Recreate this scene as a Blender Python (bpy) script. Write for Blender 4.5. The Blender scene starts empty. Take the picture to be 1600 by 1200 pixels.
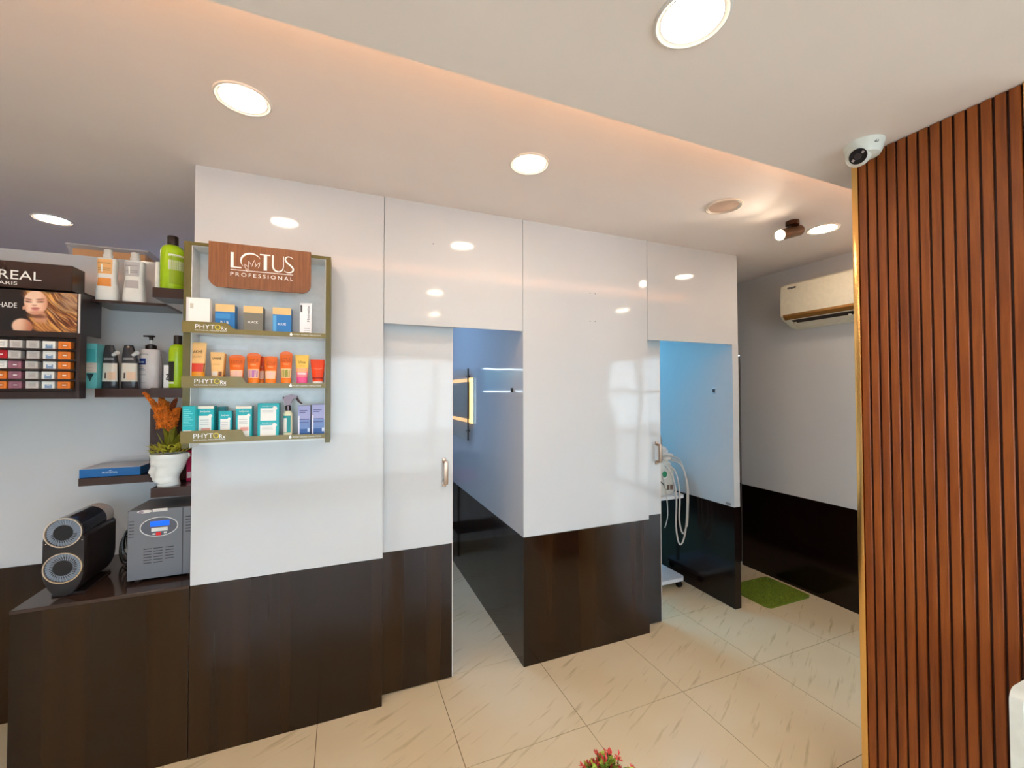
import bpy, bmesh, math, random
from mathutils import Vector, Matrix
random.seed(7)
SC = bpy.context.scene
COL = SC.collection
PI = math.pi

# ---------------------------------------------------------------- camera
CAM = Vector((0.0, 0.0, 1.605))
CR = ((0.9257044567, -0.3782424577, -0.0019753709),      # right
      (0.0056025341, 0.0189330321, -0.9998050570),       # down
      (0.3782061217, 0.9255129299, 0.0196455084))        # forward
FPX = 653.04
cd = bpy.data.cameras.new('camera')
cd.sensor_width = 36.0
cd.lens = FPX / 1600 * 36.0
cd.clip_start = 0.02
cam = bpy.data.objects.new('camera', cd)
COL.objects.link(cam)
cam.matrix_world = Matrix(((CR[0][0], -CR[1][0], -CR[2][0], CAM.x),
                           (CR[0][1], -CR[1][1], -CR[2][1], CAM.y),
                           (CR[0][2], -CR[1][2], -CR[2][2], CAM.z),
                           (0, 0, 0, 1)))
SC.camera = cam

# ---------------------------------------------------------------- world, exposure
SC.view_settings.view_transform = 'Standard'
SC.view_settings.look = 'None'
SC.view_settings.gamma = 1.0
SC.view_settings.use_curve_mapping = False
SC.view_settings.exposure = -0.27
w = bpy.data.worlds.new('daylight')
SC.world = w
w.use_nodes = True
wn = w.node_tree
wn.nodes.clear()
wo = wn.nodes.new('ShaderNodeOutputWorld')
wb = wn.nodes.new('ShaderNodeBackground')
wg = wn.nodes.new('ShaderNodeTexGradient')
wt = wn.nodes.new('ShaderNodeTexCoord')
wm = wn.nodes.new('ShaderNodeSeparateXYZ')
wr = wn.nodes.new('ShaderNodeValToRGB')
wn.links.new(wt.outputs['Generated'], wm.inputs[0])
wn.links.new(wm.outputs['Z'], wr.inputs[0])
wr.color_ramp.elements[0].color = (0.67, 0.865, 1.0, 1)
wr.color_ramp.elements[1].color = (0.42, 0.67, 1.0, 1)
wn.links.new(wr.outputs[0], wb.inputs[0])
wb.inputs[1].default_value = 8.8
wn.links.new(wb.outputs[0], wo.inputs[0])

sl_ = bpy.data.lights.new('sun', 'SUN'); sl_.energy = 5.0; sl_.angle = 0.01; sl_.color = (1.0, 0.93, 0.82)
sun = bpy.data.objects.new('sun', sl_); COL.objects.link(sun)
sun.rotation_euler = Vector((0.25, 0.45, -1.0)).to_track_quat('-Z', 'Y').to_euler()      # steep late-morning sun on the street
def portal(name, loc, rot, sx, sy):
    l = bpy.data.lights.new(name, 'AREA')
    l.shape = 'RECTANGLE'; l.size = sx; l.size_y = sy
    l.cycles.is_portal = True
    o = bpy.data.objects.new(name, l); COL.objects.link(o)
    o.location = loc; o.rotation_euler = rot
    return o
portal('shopfront_daylight', (0.4, -2.55, 1.2), (PI/2, 0, 0), 4.4, 2.0)
portal('side_door_daylight', (4.55, -1.2, 1.1), (PI/2, 0, PI/2), 1.7, 2.1)

# lamp levels (radiance of each lamp's own emitter)
L_DOWN, L_COVE, L_SPOT, L_CABIN_A, L_CABIN_B, L_BACK = 82.0, 34.0, 60.0, 20.0, 34.0, 9.0

# ---------------------------------------------------------------- helpers
def pt(px, py, ax, val):
    """world point on the plane axis=val that the photo shows at pixel (px, py)"""
    a, b = (px - 800) / FPX, (py - 600) / FPX
    d = Vector([CR[0][i] * a + CR[1][i] * b + CR[2][i] for i in range(3)])
    return CAM + d * ((val - CAM[ax]) / d[ax])
def xz(px, py, Y):
    p = pt(px, py, 1, Y); return p.x, p.z

def lin(c):
    o = []
    for v in c[:3]:
        v /= 255.0
        o.append(v / 12.92 if v <= 0.04045 else ((v + 0.055) / 1.055) ** 2.4)
    return (o[0], o[1], o[2], 1.0)

MATS = {}
def mat(name, col, rough=0.5, metal=0.0, coat=0.0, spec=0.5, emit=None, es=0.0, var=0.04, vscale=30.0, trans=0.0, alpha=1.0, ior=1.45, bump=0.0, bscale=200.0):
    if name in MATS: return MATS[name]
    m = bpy.data.materials.new(name); m.use_nodes = True
    nt = m.node_tree; b = nt.nodes['Principled BSDF']
    c = lin(col)
    tc = nt.nodes.new('ShaderNodeTexCoord')
    if var > 0:
        n = nt.nodes.new('ShaderNodeTexNoise'); n.inputs['Scale'].default_value = vscale; n.inputs['Detail'].default_value = 3
        r = nt.nodes.new('ShaderNodeValToRGB')
        r.color_ramp.elements[0].position = 0.3; r.color_ramp.elements[1].position = 0.7
        r.color_ramp.elements[0].color = tuple(x * (1 - var) for x in c[:3]) + (1,)
        r.color_ramp.elements[1].color = tuple(min(1, x * (1 + var)) for x in c[:3]) + (1,)
        nt.links.new(tc.outputs['Object'], n.inputs['Vector']); nt.links.new(n.outputs['Fac'], r.inputs[0])
        nt.links.new(r.outputs[0], b.inputs['Base Color'])
    else:
        b.inputs['Base Color'].default_value = c
    b.inputs['Roughness'].default_value = rough
    b.inputs['Metallic'].default_value = metal
    b.inputs['Coat Weight'].default_value = coat
    b.inputs['Coat Roughness'].default_value = 0.05
    b.inputs['Specular IOR Level'].default_value = spec
    b.inputs['Transmission Weight'].default_value = trans
    b.inputs['IOR'].default_value = ior
    b.inputs['Alpha'].default_value = alpha
    if emit is not None:
        b.inputs['Emission Color'].default_value = lin(emit); b.inputs['Emission Strength'].default_value = es
    if bump > 0:
        nb = nt.nodes.new('ShaderNodeTexNoise'); nb.inputs['Scale'].default_value = bscale
        bp = nt.nodes.new('ShaderNodeBump'); bp.inputs['Strength'].default_value = bump; bp.inputs['Distance'].default_value = 0.002
        nt.links.new(tc.outputs['Object'], nb.inputs['Vector']); nt.links.new(nb.outputs['Fac'], bp.inputs['Height'])
        nt.links.new(bp.outputs[0], b.inputs['Normal'])
    MATS[name] = m
    return m

def nodes(m): return m.node_tree, m.node_tree.nodes['Principled BSDF']

class MB:
    def __init__(self): self.bm = bmesh.new()
    def box(self, x0, x1, y0, y1, z0, z1, bev=0.0, seg=2):
        x0, x1 = min(x0, x1), max(x0, x1); y0, y1 = min(y0, y1), max(y0, y1); z0, z1 = min(z0, z1), max(z0, z1)
        t = bmesh.new()
        v = [t.verts.new(p) for p in ((x0,y0,z0),(x1,y0,z0),(x1,y1,z0),(x0,y1,z0),(x0,y0,z1),(x1,y0,z1),(x1,y1,z1),(x0,y1,z1))]
        for f in ((3,2,1,0),(4,5,6,7),(0,1,5,4),(1,2,6,5),(2,3,7,6),(3,0,4,7)): t.faces.new([v[i] for i in f])
        if bev > 0:
            bmesh.ops.bevel(t, geom=list(t.edges), offset=bev, segments=seg, affect='EDGES', profile=0.6)
        self._join(t); return self
    def _join(self, t):
        mp = {}
        for q in t.verts: mp[q.index if False else q] = self.bm.verts.new(q.co)
        for f in t.faces:
            try: self.bm.faces.new([mp[q] for q in f.verts])
            except ValueError: pass
        t.free()
    def prism(self, pts, plane, a0, a1):
        """pts 2-D; plane 'xz' extrudes along y, 'xy' along z, 'yz' along x"""
        def P(p, a):
            return {'xz': (p[0], a, p[1]), 'xy': (p[0], p[1], a), 'yz': (a, p[0], p[1])}[plane]
        A = [self.bm.verts.new(P(p, a0)) for p in pts]; B = [self.bm.verts.new(P(p, a1)) for p in pts]
        n = len(pts)
        fs = [self.bm.faces.new(A), self.bm.faces.new(B[::-1])]
        for i in range(n):
            fs.append(self.bm.faces.new((A[i], B[i], B[(i+1) % n], A[(i+1) % n])))
        bmesh.ops.recalc_face_normals(self.bm, faces=fs)
        return self
    def rings(self, rings, cap0=True, cap1=True, closed=True):
        R = [[self.bm.verts.new(p) for p in r] for r in rings]
        fs = []
        n = len(R[0])
        for a, b in zip(R[:-1], R[1:]):
            for i in range(n if closed else n - 1):
                j = (i + 1) % n
                fs.append(self.bm.faces.new((a[i], a[j], b[j], b[i])))
        if cap0: fs.append(self.bm.faces.new(R[0][::-1]))
        if cap1: fs.append(self.bm.faces.new(R[-1]))
        bmesh.ops.recalc_face_normals(self.bm, faces=fs)
        return self
    def lathe(self, prof, c, seg=24, axis='z', cap0=True, cap1=True, sx=1.0, sy=1.0):
        rs = []
        for r, h in prof:
            ring = []
            for i in range(seg):
                a = 2 * PI * i / seg
                u, v = r * math.cos(a) * sx, r * math.sin(a) * sy
                p = {'z': (u, v, h), 'y': (u, h, v), 'x': (h, u, v)}[axis]
                ring.append((c[0] + p[0], c[1] + p[1], c[2] + p[2]))
            rs.append(ring)
        return self.rings(rs, cap0, cap1)
    def tube(self, pts, r, seg=8, caps=True):
        pts = [Vector(p) for p in pts]
        rs = []; up = None
        for i, p in enumerate(pts):
            d = (pts[min(i+1, len(pts)-1)] - pts[max(i-1, 0)]).normalized()
            if up is None:
                up = Vector((0, 0, 1)) if abs(d.z) < 0.9 else Vector((1, 0, 0))
            s = d.cross(up).normalized(); up = s.cross(d).normalized()
            rr = r[i] if isinstance(r, (list, tuple)) else r
            rs.append([tuple(p + s * (rr * math.cos(2*PI*k/seg)) + up * (rr * math.sin(2*PI*k/seg))) for k in range(seg)])
        return self.rings(rs, caps, caps)
    def ball(self, c, r, seg=16, n=10, s=(1, 1, 1)):
        pr = [(max(1e-5, r * math.sin(PI * i / n)), -r * math.cos(PI * i / n)) for i in range(n + 1)]
        rs = []
        for rr, h in pr:
            rs.append([(c[0] + rr*math.cos(2*PI*k/seg)*s[0], c[1] + rr*math.sin(2*PI*k/seg)*s[1], c[2] + h*s[2]) for k in range(seg)])
        return self.rings(rs)
    def xf(self, M):
        bmesh.ops.transform(self.bm, matrix=M, verts=list(self.bm.verts)); return self
    def mesh(self, name, m, off=(0, 0, 0), smooth=True, ang=32):
        me = bpy.data.meshes.new(name)
        if any(off): bmesh.ops.translate(self.bm, vec=(-off[0], -off[1], -off[2]), verts=list(self.bm.verts))
        self.bm.to_mesh(me); self.bm.free()
        if m is not None: me.materials.append(m)
        if smooth and len(me.polygons):
            me.polygons.foreach_set('use_smooth', [True] * len(me.polygons))
            me.set_sharp_from_angle(angle=math.radians(ang))
        return me

def wloc(o):
    v = Vector((0, 0, 0))
    while o is not None:
        v += o.location; o = o.parent
    return v
def tag(o, label=None, cat=None, group=None, kind=None):
    if label: o['label'] = label
    if cat: o['category'] = cat
    if group: o['group'] = group
    if kind: o['kind'] = kind
    return o
def part(name, mb, m, parent, label=None, ang=32, kind=None):
    """a mesh given in world coordinates, linked as a child"""
    me = mb.mesh(name, m, wloc(parent), ang=ang)
    o = bpy.data.objects.new(name, me); COL.objects.link(o); o.parent = parent
    if label: o['label'] = label
    if kind: o['kind'] = kind
    return o
def thing(name, label, cat, loc, group=None):
    o = bpy.data.objects.new(name, None); COL.objects.link(o); o.location = loc
    o.empty_display_size = 0.05
    return tag(o, label, cat, group)
def solo(name, mb, m, label, cat, loc, group=None, ang=32):
    me = mb.mesh(name, m, loc, ang=ang)
    o = bpy.data.objects.new(name, me); COL.objects.link(o); o.location = loc
    return tag(o, label, cat, group)
def struct(name, mb, m, loc=(0, 0, 0)):
    me = mb.mesh(name, m, loc)
    o = bpy.data.objects.new(name, me); COL.objects.link(o); o.location = loc
    o['kind'] = 'structure'; return o
def copy_tree(o, parent=None):
    c = o.copy(); COL.objects.link(c); c.parent = parent
    for ch in list(o.children): copy_tree(ch, c)
    return c

def text(body, u0, u1, v0, v1, origin, U, V, depth=0.0006, keep=False, spacing=1.0):
    """flat lettering fitted to the box u0..u1 x v0..v1 on the plane origin + u U + v V"""
    cu = bpy.data.curves.new('lettering', 'FONT'); cu.body = body; cu.size = 1.0; cu.extrude = 0.0; cu.resolution_u = 3; cu.space_character = spacing
    ob = bpy.data.objects.new('lettering', cu)
    me = bpy.data.meshes.new_from_object(ob)
    bpy.data.objects.remove(ob); bpy.data.curves.remove(cu)
    xs = [v.co.x for v in me.vertices]; ys = [v.co.y for v in me.vertices]
    mb = MB()
    O, U, V = Vector(origin), Vector(U), Vector(V)
    N = U.cross(V)
    x0, x1, y0, y1 = min(xs), max(xs), min(ys), max(ys)
    vs = []
    for v in me.vertices:
        a = u0 + (v.co.x - x0) / max(1e-6, x1 - x0) * (u1 - u0); b = v0 + (v.co.y - y0) / max(1e-6, y1 - y0) * (v1 - v0)
        vs.append(mb.bm.verts.new(O + U * a + V * b + N * depth))
    for p in me.polygons:
        try: mb.bm.faces.new([vs[i] for i in p.vertices])
        except ValueError: pass
    bpy.data.meshes.remove(me)
    return mb
def ftext(body, x0, x1, z0, z1, Y):
    return text(body, x0, x1, z0, z1, (0, Y, 0), (1, 0, 0), (0, 0, 1))
def ptext(body, px0, px1, py0, py1, Y):
    """lettering facing the room on the plane y = Y, sized from where the photo shows it"""
    x0, _ = xz(px0, (py0+py1)/2, Y); x1, _ = xz(px1, (py0+py1)/2, Y)
    pm = (px0 + px1) / 2
    return ftext(body, x0, x1, xz(pm, py1, Y)[1], xz(pm, py0, Y)[1], Y)

class Loft:
    """rounded bottle-like body: stations (z, rx, ry, cx offset), front is -y"""
    def __init__(self, c, st, n=2.0, seg=28):
        self.c, self.st, self.n, self.seg = c, st, n, seg
    def at(self, z):
        st = self.st
        if z <= st[0][0]: return st[0][1:]
        for a, b in zip(st[:-1], st[1:]):
            if z <= b[0]:
                t = (z - a[0]) / max(1e-9, b[0] - a[0])
                return tuple(a[i] + (b[i] - a[i]) * t for i in (1, 2, 3))
        return st[-1][1:]
    def p(self, z, a, off=0.0):
        rx, ry, ox = self.at(z)
        rx += off; ry += off
        c, s = math.cos(a), math.sin(a); e = 2.0 / self.n
        return (self.c[0] + ox + rx * math.copysign(abs(c) ** e, c), self.c[1] + ry * math.copysign(abs(s) ** e, s), self.c[2] + z)
    def mesh(self, mb=None, cap=True):
        mb = mb or MB()
        rs = [[self.p(s[0] + k * 1e-7, 2*PI*i/self.seg) for i in range(self.seg)] for k, s in enumerate(self.st)]
        # stations may repeat a height with a different radius, so read them directly
        rs = []
        for s in self.st:
            o = Loft(self.c, [s], self.n, self.seg)
            rs.append([o.p(s[0], 2*PI*i/self.seg) for i in range(self.seg)])
        return mb.rings(rs, cap, cap)
    def patch(self, z0, z1, a0=-150, a1=-30, off=0.0005, nz=8, na=10, mb=None):
        mb = mb or MB()
        rs = [[self.p(z0 + (z1 - z0) * j / nz, math.radians(a0 + (a1 - a0) * i / na), off) for i in range(na + 1)] for j in range(nz + 1)]
        return mb.rings(rs, False, False, closed=False)
# ---------------------------------------------------------------- surface materials
def world_pos(nt, rot=(0, 0, 0), scale=(1, 1, 1), inv=False):
    g = nt.nodes.new('ShaderNodeNewGeometry'); mp = nt.nodes.new('ShaderNodeMapping')
    if inv: mp.vector_type = 'TEXTURE'
    mp.inputs['Rotation'].default_value = rot; mp.inputs['Scale'].default_value = scale
    nt.links.new(g.outputs['Position'], mp.inputs['Vector'])
    return mp.outputs['Vector']
def noise_ramp(nt, vec, scale, stops, detail=2.0, rough=0.5):
    n = nt.nodes.new('ShaderNodeTexNoise'); n.inputs['Scale'].default_value = scale; n.inputs['Detail'].default_value = detail; n.inputs['Roughness'].default_value = rough
    nt.links.new(vec, n.inputs['Vector'])
    r = nt.nodes.new('ShaderNodeValToRGB')
    els = r.color_ramp.elements
    while len(els) < len(stops): els.new(0.5)
    for e, (p, c) in zip(els, stops): e.position = p; e.color = c
    nt.links.new(n.outputs['Fac'], r.inputs[0])
    return n.outputs['Fac'], r.outputs[0]
def bump(nt, b, fac, strength, dist):
    bp = nt.nodes.new('ShaderNodeBump'); bp.inputs['Strength'].default_value = strength; bp.inputs['Distance'].default_value = dist
    nt.links.new(fac, bp.inputs['Height']); nt.links.new(bp.outputs[0], b.inputs['Normal'])

M_WHITE = mat('gloss_white_laminate', (207, 206, 206), rough=0.07, coat=0.0, var=0)
nt, b = nodes(M_WHITE)
f, _ = noise_ramp(nt, world_pos(nt, scale=(1.2, 1.2, 0.8)), 2.2, [(0, (0,0,0,1)), (1, (1,1,1,1))], detail=1)
bump(nt, b, f, 0.25, 0.012)
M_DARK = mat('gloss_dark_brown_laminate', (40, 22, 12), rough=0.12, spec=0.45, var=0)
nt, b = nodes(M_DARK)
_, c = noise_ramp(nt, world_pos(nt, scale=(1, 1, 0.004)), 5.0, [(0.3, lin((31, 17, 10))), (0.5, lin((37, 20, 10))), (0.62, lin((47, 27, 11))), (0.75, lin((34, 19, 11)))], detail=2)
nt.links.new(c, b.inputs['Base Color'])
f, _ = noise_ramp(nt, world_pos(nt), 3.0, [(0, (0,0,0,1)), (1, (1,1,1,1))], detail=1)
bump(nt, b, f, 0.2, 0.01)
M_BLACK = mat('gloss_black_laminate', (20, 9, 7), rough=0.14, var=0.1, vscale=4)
M_CEIL = mat('ceiling_paint', (248, 234, 228), rough=0.7, var=0.015, vscale=3, bump=0.05, bscale=400)
M_CEIL2 = mat('lowered_ceiling_paint', (247, 234, 227), rough=0.7, var=0.015, vscale=3, bump=0.05, bscale=400)
M_PAINT = mat('wall_paint', (222, 217, 214), rough=0.55, var=0.015, vscale=3)
M_GROUT = mat('tile_grout', (124, 90, 54), rough=0.8, var=0.1, vscale=60)
M_TILE = mat('cream_marble_tile', (232, 216, 186), rough=0.12, var=0)
nt, b = nodes(M_TILE)
STREAK = 26
vec = world_pos(nt, rot=(0, 0, math.radians(STREAK)), scale=(1/3.2, 1/34, 1), inv=True)
_, c1 = noise_ramp(nt, vec, 1.0, [(0.59, lin((238, 217, 181))), (0.66, lin((224, 202, 164))), (0.76, lin((204, 180, 142)))], detail=3, rough=0.55)
_, c2 = noise_ramp(nt, world_pos(nt), 2.0, [(0.35, lin((250, 246, 240))), (0.65, lin((255, 255, 255)))], detail=2)
mx = nt.nodes.new('ShaderNodeMix'); mx.data_type = 'RGBA'; mx.blend_type = 'MULTIPLY'; mx.inputs[0].default_value = 1.0
nt.links.new(c1, mx.inputs[6]); nt.links.new(c2, mx.inputs[7]); nt.links.new(mx.outputs[2], b.inputs['Base Color'])
M_GLASS = mat('window_glass', (255, 255, 255), rough=0.0, trans=1.0, ior=1.1, var=0, spec=0.2)
M_ALU = mat('dark_window_frame', (60, 58, 56), rough=0.35, metal=0.6)
M_PAVE = mat('pavement', (190, 184, 172), rough=0.9, var=0.15, vscale=3)

# ---------------------------------------------------------------- room constants
ZC, ZL = 2.632, 2.513          # main ceiling, lowered ceiling
YW, YB = 2.26, 2.845           # front of the cabin wall, alcove back wall
XA, XP1, XP2, XH = -0.614, 0.995, 2.70, 3.465
DADO = 0.752
X0R, X1R, Y0R, Y1R = -2.4, 4.6, -2.6, 4.4

# floor: grout bed with single tiles laid on it
fl = struct('floor', MB().box(X0R - .1, X1R + .1, Y0R - .1, Y1R + .1, -0.06, -0.0025), M_GROUT)
tm = MB().box(-0.2984, 0.2984, -0.2984, 0.2984, -0.010, 0.0).mesh('tile', M_TILE)
for i in range(-6, 6):
    for j in range(-8, 5):
        cx, cy = 1.102 + 0.6 * i + 0.3, 1.757 + 0.6 * j + 0.3
        if cx < X0R - .2 or cx > X1R + .2 or cy < Y0R - .2: continue
        o = bpy.data.objects.new('tile', tm); COL.objects.link(o); o.parent = fl; o.location = (cx, cy, 0)

# ceilings
struct('ceiling', MB().box(X0R - .1, X1R + .1, Y0R - .1, Y1R + .1, ZC, ZC + 0.05), M_CEIL)
YE = 1.145
lc = MB().box(X0R, X1R, Y0R, YE, ZL, ZL + 0.012).box(X0R, X1R, YE - 0.015, YE, ZL + 0.0121, ZL + 0.03).box(X0R, X1R, YE - 0.20, YE - 0.185, ZL + 0.012, ZC)
lowc = struct('ceiling_lowered', lc, M_CEIL2)

# outer walls
struct('wall_left', MB().box(X0R - .1, X0R, Y0R, Y1R, 0, ZC), M_PAINT)
struct('wall_back', MB().box(X0R, XH + .3, Y1R, Y1R + .1, 0, ZC), M_PAINT)
# shopfront behind the camera: solid ends, sill and head around glazing
wr_ = struct('wall_rear', MB().box(X0R, -1.8, Y0R - .1, Y0R, 0, ZC).box(2.6, X1R, Y0R - .1, Y0R, 0, ZC).box(-1.8, 2.6, Y0R - .1, Y0R, 2.2, ZC).box(-1.8, 2.6, Y0R - .1, Y0R, 0, 0.2), M_PAINT)
w1 = struct('window_1', MB().box(-1.8, 2.6, Y0R - .07, Y0R - .06, 0.2, 2.2), M_GLASS)
fr = MB()
for x in (-1.8, -0.7, 0.4, 1.5, 2.56): fr.box(x, x + .04, Y0R - .09, Y0R - .02, 0.2, 2.2)
fr.box(-1.8, 2.6, Y0R - .09, Y0R - .02, 0.2, 0.24).box(-1.8, 2.6, Y0R - .09, Y0R - .02, 2.16, 2.2)
part('window_frame', fr, M_ALU, w1)
struct('wall_side', MB().box(X1R, X1R + .1, Y0R, -2.05, 0, ZC).box(X1R, X1R + .1, -0.35, 1.0, 0, ZC).box(X1R, X1R + .1, -2.05, -0.35, 2.2, ZC), M_PAINT)
w2 = struct('window_2', MB().box(X1R + .06, X1R + .07, -2.05, -0.35, 0.02, 2.2), M_GLASS)
fr = MB()
for y in (-2.05, -1.22, -0.40): fr.box(X1R + .02, X1R + .09, y, y + .05, 0.02, 2.2)
for z in (0.02, 0.9, 1.6, 2.15): fr.box(X1R + .02, X1R + .09, -2.05, -0.35, z, z + .05)
part('window_frame', fr, M_ALU, w2)
struct('ground', MB().box(-14, 16, -14, Y0R - .1, -0.2, -0.1).box(X1R + .1, 16, Y0R - .1, 6, -0.2, -0.1), M_PAVE)

# hall wall on the right with a dark dado, then a door set in it
hw = struct('wall_right', MB().box(XH, XH + .12, 0.9, 2.815, 0.746, ZC).box(XH, XH + .12, 2.815, 3.6, 1.95, ZC).box(XH, XH + .12, 3.6, Y1R, 0, ZC).box(XH + .12, X1R, 0.9, 1.0, 0, ZC), M_WHITE)
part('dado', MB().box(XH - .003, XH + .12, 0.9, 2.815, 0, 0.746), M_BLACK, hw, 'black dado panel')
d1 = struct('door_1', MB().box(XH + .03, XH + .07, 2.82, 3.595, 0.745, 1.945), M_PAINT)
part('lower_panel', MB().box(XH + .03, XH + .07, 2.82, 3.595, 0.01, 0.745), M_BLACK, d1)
part('door_handle', MB().tube([(XH + .03, 2.87, 1.06), (XH - .005, 2.87, 1.06), (XH - .005, 2.87, 1.24), (XH + .03, 2.87, 1.24)], 0.008), mat('bronze', (150, 110, 85), rough=0.3, metal=0.9), d1)
part('door_frame', MB().box(XH - .004, XH + .12, 2.8155, 2.8195, 0, 1.95), mat('frame_grey', (120, 112, 108), rough=0.4), d1)

# alcove back wall: does not reach the ceiling
bw = struct('wall_alcove', MB().box(X0R, XA, YB, YB + .08, DADO, 2.32), M_WHITE)
part('dado', MB().box(X0R, XA, YB - .002, YB + .08, 0, DADO), M_DARK, bw, 'dark brown dado panel')
# cabin wall: white panels over a dark dado, two sliding-door openings
TP = 0.035
cw = struct('wall_front', MB().box(XA, 0.20, YW + .012, YW + TP, 0, ZC).box(0.20, 2.76, YW + .012, YW + TP, 1.972, ZC).box(XP1 + .042, 1.915, YW + .012, YW + TP, 0, 1.972), M_PAINT)
def panel(x0, x1, z0, z1, m, nm='panel'):
    part(nm, MB().box(x0 + .0012, x1 - .0012, YW, YW + .0118, z0, z1, 0.0008, 1), m, cw)
panel(XA, 0.203, DADO, ZC, M_WHITE); panel(XA, 0.203, 0.0, DADO - .002, M_DARK, 'dado_panel')
panel(0.203, XP1 - .0012, 1.966, ZC, M_WHITE, 'header_panel')
panel(XP1 - .0012, 1.914, DADO, ZC, M_WHITE); panel(XP1 - .0012, 1.914, 0.0, DADO - .002, M_DARK, 'dado_panel')
panel(1.914, 2.76, 1.958, ZC, M_WHITE, 'header_panel')
M_EDGE = mat('pale_edge_strip', (226, 214, 206), rough=0.3)
for q in ((677, 381), (922, 458), (930, 459), (922, 502), (930, 502.5)):
    x, z = xz(q[0], q[1], YW)
    part('screw_hole', MB().lathe([(0.003, -0.0006), (0.003, 0.0)], (x, YW, z), 8, 'y'), mat('hole_black', (30, 24, 22), rough=0.6), cw)
# cabin partitions
p0 = struct('wall_cabin_left', MB().box(XA, XA + .04, YW + TP, Y1R, DADO, ZC), M_WHITE)
part('dado', MB().box(XA, XA + .041, YW + TP, Y1R, 0, DADO), M_DARK, p0)
p1 = struct('wall_cabin_middle', MB().box(XP1, XP1 + .04, YW + TP, Y1R, DADO, ZC).box(XP1, XP1 + .04, YW + .0119, YW + TP, DADO, 1.9655), M_WHITE)
part('dado', MB().box(XP1, XP1 + .041, YW + .0119, Y1R, 0, DADO - .001), M_DARK, p1)
p2 = struct('wall_cabin_right', MB().box(XP2, 2.76, YW, Y1R, 0.748, 1.958).box(XP2, 2.76, YW + TP, Y1R, 1.958, ZC), M_WHITE)
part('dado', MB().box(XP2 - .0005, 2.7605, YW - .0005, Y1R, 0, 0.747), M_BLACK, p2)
# sliding doors hung behind the wall
def sliding_door(name, x0, x1, hx, hz):
    d = struct(name, MB().box(x0, x1, YW + .075, YW + .11, DADO, 2.02), M_WHITE)
    part('lower_panel', MB().box(x0, x1, YW + .075, YW + .11, 0.006, DADO - .001), M_DARK, d)
    part('edge_strip', MB().box(x1, x1 + .004, YW + .0745, YW + .11, 0.006, 2.02), M_EDGE, d)
    Mh = mat('brushed_bronze_handle', (178, 150, 130), rough=0.28, metal=0.85)
    hb = MB()
    for s in (-1, 1):
        hb.box(hx - .011, hx + .009, YW + .066, YW + .075, hz + s * .068 - .012, hz + s * .068 + .012, .001)
        hb.box(hx - .006, hx + .012, YW + .040, YW + .066, hz + s * .058 - .008, hz + s * .058 + .008, .001)
    h = part('door_handle', hb, Mh, d)
    part('grip', MB().box(hx - .008, hx + .014, YW + .034, YW + .046, hz - .062, hz + .062, .003), Mh, h)
    return d
sliding_door('door_2', 0.02, 0.585, 0.540, 1.155)
sliding_door('door_3', 1.73, 2.078, 2.045, 1.178)
# ---------------------------------------------------------------- lamps of the place, plus one added for the alcove
M_RIM = mat('lamp_rim_white', (225, 220, 214), rough=0.4)
def lamp_mat(name, col, s):
    return mat(name, (250, 246, 240), rough=0.6, emit=col, es=s, var=0)
def downlight(x, y, z, label, r=0.071):
    t = thing('ceiling_downlight', label, 'ceiling light', (x, y, z), 'round recessed ceiling downlights')
    part('rim', MB().lathe([(r + .018, 0.0), (r + .017, -.005), (r + .012, -.007), (r + .002, -.003), (r, -.003), (r, 0.0)], (x, y, z), 40, 'z', False, False), M_RIM, t)
    part('diffuser', MB().lathe([(r, -.003), (r * .9, -.0035), (0.0005, -.004)], (x, y, z), 40, 'z', True, True), lamp_mat('downlight_diffuser', (255, 230, 202), L_DOWN), t)
    return t
downlight(-0.323, 1.689, ZC, 'round lit downlight in the ceiling above the wall display rack')
downlight(0.777, 1.690, ZC, 'round lit downlight in the ceiling above the first sliding door')
downlight(2.808, 1.679, ZC, 'round lit downlight beside the small swivel spotlight')
downlight(-1.584, 3.293, ZC, 'round lit downlight behind the alcove wall at far left')
downlight(0.783, 0.757, ZL, 'largest lit downlight in the lowered ceiling at the top edge')
downlight(2.88, 0.70, ZL, 'lit downlight in the lowered ceiling hidden beyond the slatted column')
downlight(0.98, -0.25, ZL, 'lit downlight in the lowered ceiling above the camera')
downlight(-0.55, 0.3, ZL, 'lit downlight in the lowered ceiling over the left foreground')
downlight(-1.42, 1.689, ZC, 'lit downlight in the ceiling in front of the alcove shelves')  # unseen extra downlight, added to throw warm light into the alcove
# warm strip in the cove behind the lip of the lowered ceiling
st = solo('cove_light_strip', MB().box(X0R + .05, X1R - .05, YE - .15, YE - .13, ZL + .0125, ZL + .022), mat('cove_strip', (255, 220, 190), rough=0.5, emit=(255, 204, 156), es=L_COVE, var=0), 'warm light strip hidden in the ceiling cove', 'light strip', (0, YE - .14, ZL + .0125))
# swivel spotlight
sx, sy = 2.515, 1.676
t = thing('swivel_spotlight', 'small dark bronze swivel spotlight under the ceiling', 'spotlight', (sx, sy, ZC))
M_BRZ = mat('dark_bronze_metal', (74, 46, 28), rough=0.35, metal=0.7)
part('mount', MB().lathe([(.036, 0), (.036, -.024), (.030, -.027)], (sx, sy, ZC), 24), M_BRZ, t)
part('stem', MB().lathe([(.006, -.026), (.006, -.06)], (sx, sy, ZC), 10), M_BRZ, t)
A, B = Vector((sx - .125, sy - .01, 2.528)), Vector((sx + .065, sy, 2.588))
dr = (A - B).normalized()
hd = part('head', MB().tube([B, B + dr * .006, A], [.024, .032, .032], 24), mat('bronze_brass', (96, 66, 38), rough=0.3, metal=0.8), t)
part('lens', MB().tube([A + dr * .0005, A + dr * .006], [.029, .026], 24), lamp_mat('spot_lens', (255, 236, 205), L_SPOT), hd)
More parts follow.
